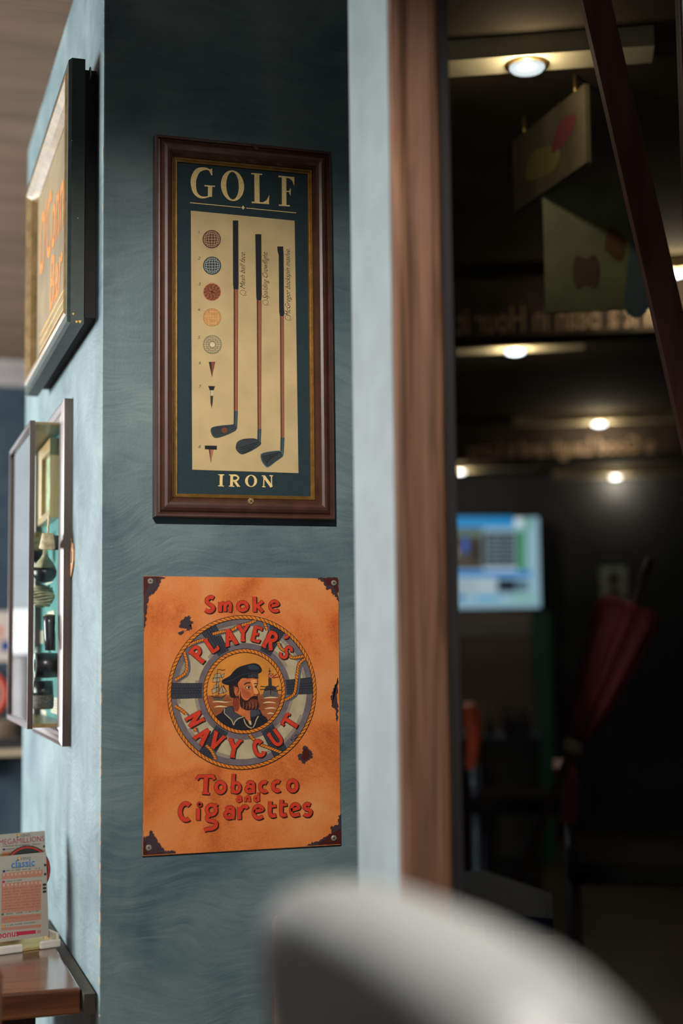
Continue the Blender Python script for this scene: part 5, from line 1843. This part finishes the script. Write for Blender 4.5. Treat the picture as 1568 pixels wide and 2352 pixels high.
# ================================================================ far wall shelf and its things
sh = thing('wall_shelf', (0.2, 3.6, 0.855), 'black wall shelf with a cream front edge at the far wall', 'shelf')
box('board', (-0.02, 3.50, 0.872), (0.41, 3.65, 0.918), mat('black_shelf', (0.012, 0.011, 0.01), 0.6), sh)
box('front_edge', (-0.02, 3.494, 0.852), (0.41, 3.50, 0.874), mat('cream_edge', (0.42, 0.34, 0.22), 0.6), sh)
box('bracket', (0.05, 3.52, 0.78), (0.07, 3.65, 0.872), MATS['black_shelf'], sh)
box('bracket', (0.33, 3.52, 0.78), (0.35, 3.65, 0.872), MATS['black_shelf'], sh)
FPL = Plane((0, 3.628, 0), (1, 0, 0), (0, 0, 1))
po = thing('wall_notice', (0.1, 3.65, 1.205), 'cream notice with red lines pinned to the far dark wall', 'notice')
box('sheet', (-0.02, 3.628, 1.205), (0.185, 3.65, 1.40), mat('cream_notice', (0.5, 0.43, 0.36), 0.7, var=0.05), po)
fa = Art(FPL)
for z in (1.335, 1.32, 1.30):
    fa.strip([(0.0, z), (0.16, z)], 0.008, pm('#9a3a2a', 0.6), 0)
fa.disc((0.168, 1.265), 0.022, NAVYI, 0)
fa.build('print', po)
rd = thing('red_badge_board', (0.1, 3.65, 0.985), 'round red and cream badge board above the far shelf', 'sign')
lathe('board', [(0.001, 0), (0.105, 0), (0.105, 0.02), (0.001, 0.02)], mat('cream_board', (0.45, 0.40, 0.30), 0.6), rd, n=40, smooth=False,
      xf=Matrix.Translation((0.078, 3.65, 1.08)) @ Matrix.Rotation(math.pi / 2, 4, 'X') @ Matrix.Scale(0.95, 4))
fa = Art(Plane((0, 3.629, 0), (1, 0, 0), (0, 0, 1)))
fa.ring((0.078, 1.08), 0.078, 0.096, pm('#9c2a1c', 0.6), 0)
fa.ring((0.078, 1.08), 0.05, 0.066, pm('#1d1a18', 0.6), 0)
fa.disc((0.078, 1.08), 0.035, pm('#9c2a1c', 0.6), 0)
fa.build('print', rd)
bk_ = thing('woven_basket', (0.14, 3.56, 0.918), 'low brown woven basket on the far wall shelf', 'basket')
WV = mat('wicker', (0.20, 0.14, 0.085), 0.8, var=0.3, scale=60)
for k in range(7):
    z = 0.923 + 0.009 * k
    tube('weave_band', [(0.12 + 0.095 * math.cos(q), 3.565 + 0.052 * math.sin(q), z + 0.002 * math.sin(12 * q + math.pi * k)) for q in [2 * math.pi * j / 36 for j in range(36)]], 0.005, WV, bk_, n=6, closed=True)
box('base', (0.04, 3.525, 0.918), (0.20, 3.605, 0.924), WV, bk_)

# ================================================================ the bar seen through the glass
BA = 0.47
E1 = Vector((math.cos(BA), -math.sin(BA), 0))
E2 = Vector((math.sin(BA), math.cos(BA), 0))


def BPL(d):
    return Plane(Vector((CAM.x, CAM.y, 0)) + E2 * d, E1, (0, 0, 1))


FW = 9.6
fwp = BPL(FW)
struct(pbox('wall_bar_end', fwp, -3.9, 3.2, 0, ZC, -0.1, 0, BARWALL), 'dark charcoal end wall of the bar', 'wall')
struct(box('wall_bar_side', (6.6, -0.44, 0), (6.7, 5.2, ZC), BARWALL), 'dark side wall of the bar', 'wall')

# ---- ceiling beams with painted lettering seen back to front
BEAM = mat('beam_dark_brown', (0.045, 0.034, 0.026), 0.9, spec=0.1, var=0.3, scale=12)
BEAMT = mat('beam_lettering', (0.26, 0.17, 0.10), 0.6, var=0.15)
for d, body, x0, x1, y, sz, label in ((4.4, 'ti ruoH ni naeB a ti niu', 1050, 1545, 742, 0.105, 'dark ceiling beam with brown lettering nearest the glass'),
                                      (7.3, 'a Good Laugh and a Long', 1075, 1500, 1036, 0.105, 'dark ceiling beam with faint lettering deep in the bar')):
    p = BPL(d)
    t = thing('ceiling_beam', p.w(0.3, 2.2, 0), label, 'beam')
    pbox('timber', p, -1.7 if d > 5 else -0.75, 2.2, 2.205, ZC - 0.001, -0.12, 0.0, BEAM, t)
    c0, c1 = p.px(x0, y), p.px(x1, y)
    vv, ff = text2d(body if d > 5 else 'uin it a Bean in Hour it', 1.0, 0.0, 1.0, 0.01)
    wid = max(v[0] for v in vv) - min(v[0] for v in vv)
    ar = Art(p, 0.0015)
    k = (c1[0] - c0[0]) / wid
    ar._add([((c0[0] + c1[0]) / 2 - x * k, c0[1] + y_ * 0.12) for x, y_ in vv], [tuple(reversed(f)) for f in ff], BEAMT, 0)
    ar.build('lettering', t)

# ---- downlights, with pale battens added to draw the light streaks beside them
LAMPM = emat('lamp_glow', (0.80, 0.90, 1.0), 7.0)
BATT = mat('cream_streak_batten', (0.50, 0.43, 0.28), 0.5, var=0.1, scale=20)
RIMM = mat('brass_lamp_rim', (0.45, 0.28, 0.10), 0.3, metal=0.7)
for px, py, xl, xr_, lab in ((1210, 154, 1020, 1500, 'largest bright round downlight, above the small cream reflection board'),
                             (1545, 629, 1300, 1700, 'bright downlight half hidden beside the red-brown timber brace'),
                             (1183, 807, 1045, 1340, 'bright downlight just behind the nearer lettered ceiling beam'),
                             (1376, 973, 1180, 1600, 'bright downlight just in front of the faintly lettered deep beam'),
                             (1055, 1083, 1000, 1230, 'bright downlight above the television'),
                             (1413, 1095, 1270, 1600, 'bright downlight above the small portrait card')):
    c = hit(px, py, (0, 0, 2.345), (0, 0, 1))
    d = (c - CAM).dot(E2)
    p = BPL(d)
    a_ = p.px(px, py)[0]
    aL, aR = p.px(xl, py)[0], p.px(xr_, py)[0]
    t = thing('downlight', (c.x, c.y, 2.345), lab, 'lamp', 'downlights on the bar ceiling')
    pbox('streak_batten', p, aL, aR, 2.350, ZC - 0.0005, -0.035, 0.045, BATT, t)
    X = Matrix.Translation((c.x, c.y, 2.350)) @ Matrix.Diagonal((1, 1, 0.6, 1))
    lathe('rim', [(0.034, 0.0), (0.040, 0.0), (0.040, -0.006), (0.034, -0.008)], RIMM, t, n=24, xf=X)
    pl_d = bpy.data.lights.new('downlight_glow', 'POINT')
    pl_d.energy = 1.0 if py < 300 else 3.2
    pl_d.color = (1.0, 0.86, 0.62)
    pl_d.shadow_soft_size = 0.012
    po_ = bpy.data.objects.new('downlight_glow', pl_d)
    COL.objects.link(po_)
    po_.location = Vector((c.x, c.y, 2.350 - 0.035)) - E2 * 0.03
    put(po_, t)
    lathe('bulb', [(0.033, 0.0), (0.034, -0.012), (0.030, -0.020), (0.020, -0.025), (0.004, -0.027)], emat('lamp_glow_near', (0.62, 0.72, 0.78), 1.2) if py < 300 else LAMPM, t, n=24, xf=X)

# ---- television on the end wall
p = BPL(9.45)
TR, TB = p.px(1237, 1187), p.px(1240, 1396)
tw = 0.98
tv = thing('television', p.w(TR[0] - tw / 2, TB[1], 0), 'wall television showing a blue and white race results page', 'television')
x1, z1, z0 = TR[0] + 0.008, TR[1] + 0.008, TB[1] - 0.008
x0 = x1 - tw
pbox('casing', p, x0, x1, z0, z1, -0.06, 0.0, mat('tv_black', (0.012, 0.012, 0.014), 0.3), tv, 0.004)
pbox('wall_bracket', p, x0 + 0.35, x0 + 0.6, z0 + 0.15, z0 + 0.4, -0.149, -0.06, MATS['tv_black'], tv)
sc_ = Art(p, 0.001, 0.0008)
EB = 0.95
ec = lambda h, s=1.0: emat('screen_' + h.lstrip('#'), lin(h), s * EB)
R_ = lambda X0, Y0, X1, Y1, h, l: sc_.poly([p.px(X0, Y0), p.px(X1, Y0), p.px(X1, Y1), p.px(X0, Y1)], ec(h), l)
sc_.poly([(x0 + 0.012, z0 + 0.012), (x1 - 0.012, z0 + 0.012), (x1 - 0.012, z1 - 0.012), (x0 + 0.012, z1 - 0.012)], ec('#8fb4c8'), 0)
XL = 882
R_(XL, 1187, 1180, 1211, '#1a86c8', 1)
R_(XL, 1212, 1110, 1308, '#4a4640', 1)
R_(1040, 1218, 1108, 1230, '#5c7a70', 2)
R_(1062, 1235, 1074, 1268, '#2a58b8', 2)
R_(1084, 1240, 1100, 1290, '#262522', 2)
R_(1044, 1262, 1052, 1278, '#8a8a86', 2)
R_(1112, 1222, 1186, 1302, '#1d2836', 1)
for j in range(7):
    for cx in (1122, 1144, 1168):
        R_(cx, 1230 + j * 10, cx + 12, 1235 + j * 10, '#8da4b0', 2)
R_(1188, 1218, 1208, 1310, '#1f7a4c', 1)
for j in range(7):
    R_(1194, 1222 + j * 12, 1203, 1227 + j * 12, '#7ab898', 2)
R_(1182, 1190, 1200, 1208, '#cfe0e8', 1)
R_(1206, 1192, 1220, 1216, '#5a9a84', 1)
R_(XL, 1312, 1220, 1324, '#1678c8', 1)
R_(1112, 1303, 1190, 1311, '#b8ccd6', 1)
R_(XL, 1326, 1138, 1364, '#a8bcc8', 1)
for j in range(4):
    R_(XL + 40, 1332 + j * 8, 1094, 1335 + j * 8, '#7f98a8', 2)
R_(1142, 1330, 1186, 1360, '#1d2836', 1)
R_(1188, 1332, 1212, 1358, '#4a6478', 1)
R_(1046, 1366, 1068, 1378, '#1a66b0', 1)
R_(1092, 1368, 1146, 1378, '#4aa0cc', 1)
R_(1178, 1366, 1228, 1380, '#78b0a0', 1)
sc_.build('screen', tv)

# ---- small portrait card
p = BPL(9.58)
c0, c1 = p.px(1381, 1378), p.px(1438, 1302)
t = thing('portrait_card', p.w((c0[0] + c1[0]) / 2, c0[1], 0), 'small grey-green portrait card pinned to the dark end wall', 'picture')
pbox('card', p, c0[0], c1[0], c0[1], c1[1], -0.016, 0.0, mat('grey_green_card', (0.42, 0.5, 0.45), 0.6, var=0.1, scale=9), t)
ar = Art(p, 0.001)
cx, cy = (c0[0] + c1[0]) / 2, (c0[1] + c1[1]) / 2
ar.disc((cx, cy + 0.01), 0.042, pm('#6a5a4c', 0.6), 0, ry=0.06)
ar.disc((cx, cy + 0.045), 0.045, pm('#2a2420', 0.6), 1, ry=0.03)
ar.poly([(cx - 0.06, c0[1] + 0.01), (cx + 0.06, c0[1] + 0.01), (cx + 0.025, cy - 0.04), (cx - 0.025, cy - 0.04)], pm('#3c3a38', 0.6), 0)
ar.build('portrait', t)

# ---- doors and column below the television
p = BPL(9.25)
c0, c1 = p.px(1020, 1700), p.px(1226, 1402)
t = thing('cupboard', p.w((c0[0] + c1[0]) / 2, 0, 0), 'mauve grey cupboard below the television', 'cupboard')
pbox('body', p, c0[0], c1[0], 0, c1[1], -0.24, 0.0, mat('mauve_paint', (0.55, 0.45, 0.44), 0.6, var=0.1, scale=6), t)
pbox('door', p, c0[0] + 0.03, c1[0] - 0.02, 0.1, c1[1] - 0.19, 0.0, 0.015, mat('mauve_paint_door', (0.5, 0.40, 0.39), 0.6, var=0.1, scale=6), t)
pbox('light_panel', p, c0[0] + 0.03, c1[0] - 0.02, c1[1] - 0.17, c1[1] - 0.04, 0.0, 0.012, mat('lilac_panel', (0.62, 0.60, 0.68), 0.5, var=0.1, scale=6), t)
p = BPL(8.4)
g0, g1 = p.px(1229, 1700), p.px(1264, 1402)
t = thing('green_post', p.w((g0[0] + g1[0]) / 2, 0, 0), 'dark green square post beside the cupboard', 'post')
pbox('shaft', p, g0[0], g1[0], 0.06, g1[1], -0.1, 0.02, mat('bottle_green', (0.08, 0.26, 0.20), 0.5, var=0.15), t)
pbox('plinth', p, g0[0] - 0.02, g1[0] + 0.02, 0.0, 0.06, -0.12, 0.04, MATS['bottle_green'], t)
p = BPL(7.2)
k0, k1 = p.px(1085, 1694), p.px(1240, 1694)
t = thing('bar_counter', p.w(0, 0, 0), 'low dark bar counter in front of the cupboard', 'counter')
pbox('worktop', p, k0[0] - 0.3, k1[0], k0[1] - 0.04, k0[1], -0.5, 0.0, mat('counter_black', (0.02, 0.022, 0.03), 0.3), t)
pbox('front', p, k0[0] - 0.28, k1[0] - 0.02, 0, k0[1] - 0.04, -0.46, -0.03, mat('counter_front', (0.025, 0.024, 0.026), 0.5), t)
for i, (x, w_, h_) in enumerate(((1120, 8, 40), (1163, 9, 52), (1196, 40, 50))):
    a = p.px(x, 1694)
    if i < 2:
        t = thing('bottle', p.w(a[0], k0[1], -0.2), ['short dark bottle at the end of the low counter', 'taller dark bottle beside the box on the low counter'][i], 'bottle')
        X = Matrix.Translation(p.w(a[0], k0[1], -0.2))
        lathe('glass', [(0.02, 0), (0.022, 0.0), (0.022, h_ * 0.0013), (0.010, h_ * 0.0018), (0.009, h_ * 0.0025)], mat('dark_bottle', (0.05, 0.045, 0.05), 0.15), t, n=16, xf=X)
        lathe('cap', [(0.010, h_ * 0.0025), (0.010, h_ * 0.0028), (0.002, h_ * 0.0028)], mat('bottle_cap', (0.2, 0.15, 0.15), 0.4), t, n=12, xf=X)
    else:
        t = thing('till_box', p.w(a[0], k0[1], -0.2), 'small black till box on the low counter', 'box')
        pbox('body', p, a[0] - 0.045, a[0] + 0.045, k0[1], k0[1] + 0.09, -0.3, -0.12, MATS['counter_black'], t, 0.006)
        pbox('display', p, a[0] - 0.035, a[0] + 0.035, k0[1] + 0.09, k0[1] + 0.12, -0.24, -0.2, MATS['counter_black'], t, 0.004)


# ---- narrow bar chairs
def bar_chair(name, d, px, ytop, ybot, wpx, col, label, frame):
    p = BPL(d)
    c0, c1 = p.px(px - wpx / 2, ybot), p.px(px + wpx / 2, ytop)
    m = mat(name + '_seatcloth', col, 0.5, var=0.2, scale=20)
    fr = mat(name + '_frame', frame, 0.3, metal=0.4)
    a, b0, b1 = (c0[0] + c1[0]) / 2, c0[1], c1[1]
    w = (c1[0] - c0[0])
    t = thing(name, p.w(a, 0, -0.2), label, 'chair')
    # back pad turned almost edge-on, bowed
    vs_, fs = [], []
    n = 10
    for i in range(n + 1):
        z = b0 + (b1 - b0) * i / n
        bw = 0.35 * w * math.sin(math.pi * i / n) - 0.2 * w * i / n
        for (s, h) in ((-0.5, 0.0), (0.5, 0.0), (0.5, -0.34), (-0.5, -0.34)):
            vs_.append(p.w(a + s * w * 0.8 + bw, z, h))
    for i in range(n):
        for k in range(4):
            fs.append((4 * i + k, 4 * i + (k + 1) % 4, 4 * i + 4 + (k + 1) % 4, 4 * i + 4 + k))
    fs += [(3, 2, 1, 0), (4 * n, 4 * n + 1, 4 * n + 2, 4 * n + 3)]
    mesh('backrest', vs_, fs, m, t)
    sz = max(0.3, b0 - 0.16)
    pbox('seat', p, a, a + 0.38, sz, sz + 0.06, -0.37, 0.02, mat('dark_seat', (0.012, 0.011, 0.011), 0.9, spec=0.1), t, 0.015)
    for s in (0.02, 0.35):
        for h in (-0.34, -0.01):
            tube('leg', [p.w(a + s, 0, h), p.w(a + s, sz, h)], 0.012, fr, t)
    for h in (-0.34, -0.01):
        tube('back_post', [p.w(a + 0.02, sz, h), p.w(a + 0.2 * w, b0 + 0.02, h)], 0.010, fr, t)
    return t


bar_chair('orange_chair', 5.2, 1074, 1622, 1765, 30, (0.75, 0.10, 0.03), 'bright orange-red bar chair by the window edge', (0.25, 0.35, 0.5))
bar_chair('crimson_chair', 3.9, 1300, 1765, 1890, 46, (0.30, 0.035, 0.03), 'dark crimson bar chair beside the folded parasol', (0.12, 0.08, 0.08))

# ---- folded red parasol leaning across the bar
p = BPL(3.7)
q0, q1 = p.px(1452, 1385), p.px(1318, 1712)
t = thing('folded_parasol', p.w(*p.px(1235, 1910), 0), 'folded dark red parasol leaning with a pale knob', 'parasol')
PRED = mat('parasol_red', (0.20, 0.022, 0.026), 0.7, var=0.3, scale=14)
P0, P1 = p.w(q0[0], q0[1], 0), p.w(q1[0], q1[1], 0)
ax = (P1 - P0)
L_ = ax.length
rot = ax.to_track_quat('Z', 'Y').to_matrix().to_4x4()
X = Matrix.Translation(P0) @ rot
n = 32
vs_, fs = [], []
for j, (tt, rr) in enumerate(((0.0, 0.060), (0.1, 0.075), (0.4, 0.062), (0.75, 0.045), (0.95, 0.028))):
    for k in range(n):
        q = 2 * math.pi * k / n
        r2 = rr * (1 + 0.16 * math.cos(8 * q))
        vs_.append(X @ Vector((r2 * math.cos(q), r2 * math.sin(q), tt * L_)))
for j in range(4):
    for k in range(n):
        fs.append((j * n + k, j * n + (k + 1) % n, (j + 1) * n + (k + 1) % n, (j + 1) * n + k))
fs.append(tuple(range(n - 1, -1, -1)))
fs.append(tuple(4 * n + k for k in range(n)))
mesh('canopy', vs_, fs, PRED, t, smooth=True)
lathe('knob', [(0.004, 0.94 * L_), (0.020, 0.96 * L_), (0.030, 1.01 * L_), (0.024, 1.05 * L_), (0.006, 1.07 * L_)], mat('pale_knob', (0.40, 0.34, 0.20), 0.5), t, n=18, xf=X)
fo = p.w(q1[0] + (q1[0] - q0[0]) * 0.001, q1[1], 0)
pole_dir = ax.normalized()
kz = P0.z / max(0.05, -pole_dir.z) if pole_dir.z < 0 else 0
tube('pole', [P0 - pole_dir * 0.12, P0, P0 + pole_dir * (P0.z / -pole_dir.z)], 0.012, mat('parasol_pole', (0.08, 0.05, 0.04), 0.5), t)

# ---- dark table, its top coloured blue for a daylight sheen
tz = 0.74
cs = [hit(x, y, (0, 0, tz), (0, 0, 1)) for x, y in ((1040, 2003), (1112, 1999), (1268, 2052), (1270, 2110), (1040, 2090))]
t = thing('dark_table', (sum(c.x for c in cs) / 5, sum(c.y for c in cs) / 5, 0), 'dark table with a blue sheen coloured into its top, just behind the glass', 'table')
bm = bmesh.new()
top = [bm.verts.new(c) for c in cs]
bot = [bm.verts.new(c - Vector((0, 0, 0.03))) for c in cs]
bm.faces.new(top)
bm.faces.new(bot[::-1])
for k in range(5):
    bm.faces.new((top[k], bot[k], bot[(k + 1) % 5], top[(k + 1) % 5]))
bm_obj('table_top', bm, mat('blue_sheen_top', (0.03, 0.045, 0.09), 0.6, spec=0.1, var=0.2, scale=30, stretch=(2, 30, 1)), t)
cx, cy = t.location.x, t.location.y
lathe('pedestal', [(0.2, 0), (0.2, 0.02), (0.03, 0.05), (0.03, tz - 0.03)], MATS['counter_black'], t, n=20, xf=Matrix.Translation((cx, cy, 0)))

# ---- two hung boards added in place of pictures reflected in the glass
p = Plane((1.0, 0, 0), (0, -1, 0), (0, 0, 1))
c00, c11 = p.px(1180, 488), p.px(1342, 192)
b0, b1 = p.px(1180, 488)[1], p.px(1342, 192)[1]
t = thing('reflection_board', p.w((c00[0] + c11[0]) / 2, b0, 0), 'small board standing in for a reflection, cream with a red patch', 'sign')
pbox('board', p, c00[0], c11[0], b0, min(b1, 2.36), -0.01, 0.0, mat('cream_reflection', (0.11, 0.088, 0.05), 0.6, var=0.3, scale=10), t)
ar = Art(p, 0.0008)
mx_, mz_ = (c00[0] + c11[0]) / 2, (b0 + min(b1, 2.36)) / 2
ar.poly(sm([(mx_ - 0.10, mz_ - 0.03), (mx_ + 0.03, mz_ - 0.05), (mx_ + 0.05, mz_ - 0.01), (mx_ - 0.06, mz_ + 0.02)], 6, True), pm('#5c5630', 0.6), 0)
ar.poly(sm([(mx_ + 0.02, mz_ - 0.01), (mx_ + 0.10, mz_ - 0.005), (mx_ + 0.13, mz_ + 0.03), (mx_ + 0.06, mz_ + 0.04)], 6, True), pm('#54282a', 0.6), 1)
ar.build('painted_motif', t)
for a in (c00[0] + 0.05, c11[0] - 0.05):
    tube('hanger', [p.w(a, min(b1, 2.36) - 0.01, -0.005), p.w(a, ZC, -0.005)], 0.003, RIMM, t, n=6)
p = BPL(2.95)
c00, c11 = p.px(1252, 718), p.px(1486, 410)
t = thing('reflection_board', p.w((c00[0] + c11[0]) / 2, c00[1], 0), 'larger green board standing in for a reflection, with a pale blue edge', 'sign')
pbox('board', p, c00[0], c11[0], c00[1], c11[1], -0.012, 0.0, mat('moss_reflection', (0.17, 0.18, 0.075), 0.6, var=0.35, scale=9), t)
ar = Art(p, 0.0008)
w_, h_ = c11[0] - c00[0], c11[1] - c00[1]
ar.poly(sm([(c11[0] - 0.25 * w_, c00[1] + 0.004), (c11[0] - 0.005, c00[1] + 0.004), (c11[0] - 0.005, c11[1] - 0.2 * h_), (c11[0] - 0.12 * w_, c11[1] - 0.3 * h_)], 6, True), pm('#46565c', 0.6), 0)
ar.poly(sm([(c00[0] + (0.4 + 0.13 * math.cos(q)) * w_, c00[1] + (0.3 + 0.14 * math.sin(q) + 0.04 * math.sin(3 * q)) * h_) for q in [k * 0.785 for k in range(8)]], 4, True), pm('#4c3a2c', 0.6), 0)
ar.poly(sm([(c00[0] + (0.68 + 0.10 * math.cos(q)) * w_, c00[1] + (0.5 + 0.12 * math.sin(q) + 0.04 * math.cos(3 * q)) * h_) for q in [k * 0.785 for k in range(8)]], 4, True), pm('#54391c', 0.6), 1)
ar.build('painted_motif', t)
for a in (c00[0] + 0.04, c11[0] - 0.04):
    tube('hanger', [p.w(a, c11[1] - 0.01, -0.006), p.w(a, ZC, -0.006)], 0.003, RIMM, t, n=6)

# ---- red-brown timber brace at the right
p = BPL(2.05)
t = thing('timber_brace', p.w(*p.px(1640, 2300), 0), 'red-brown diagonal timber brace and post right of the reflection boards', 'beam')
RBW = wood('red_brown_timber', (0.022, 0.006, 0.003), (0.05, 0.014, 0.006), 0.8, axis=2, scale=20, coat=0.0, spec=0.2)
u0, u1 = p.px(1362, -20), p.px(1610, 1060)
d2 = Vector((u1[0] - u0[0], u1[1] - u0[1]))
nn = Vector((-d2.y, d2.x)).normalized() * 0.020
vs_ = []
for h in (-0.03, 0.02):
    for (u, s) in ((u0, 1), (u1, 1), (u1, -1), (u0, -1)):
        vs_.append(p.w(u[0] + nn.x * s, u[1] + nn.y * s, h))
mesh('brace', vs_, [(3, 2, 1, 0), (4, 5, 6, 7), (0, 1, 5, 4), (1, 2, 6, 5), (2, 3, 7, 6), (3, 0, 4, 7)], RBW, t)
pbox('post', p, u1[0] - 0.01, u1[0] + 0.07, 0, ZC - 0.001, -0.05, 0.03, RBW, t)
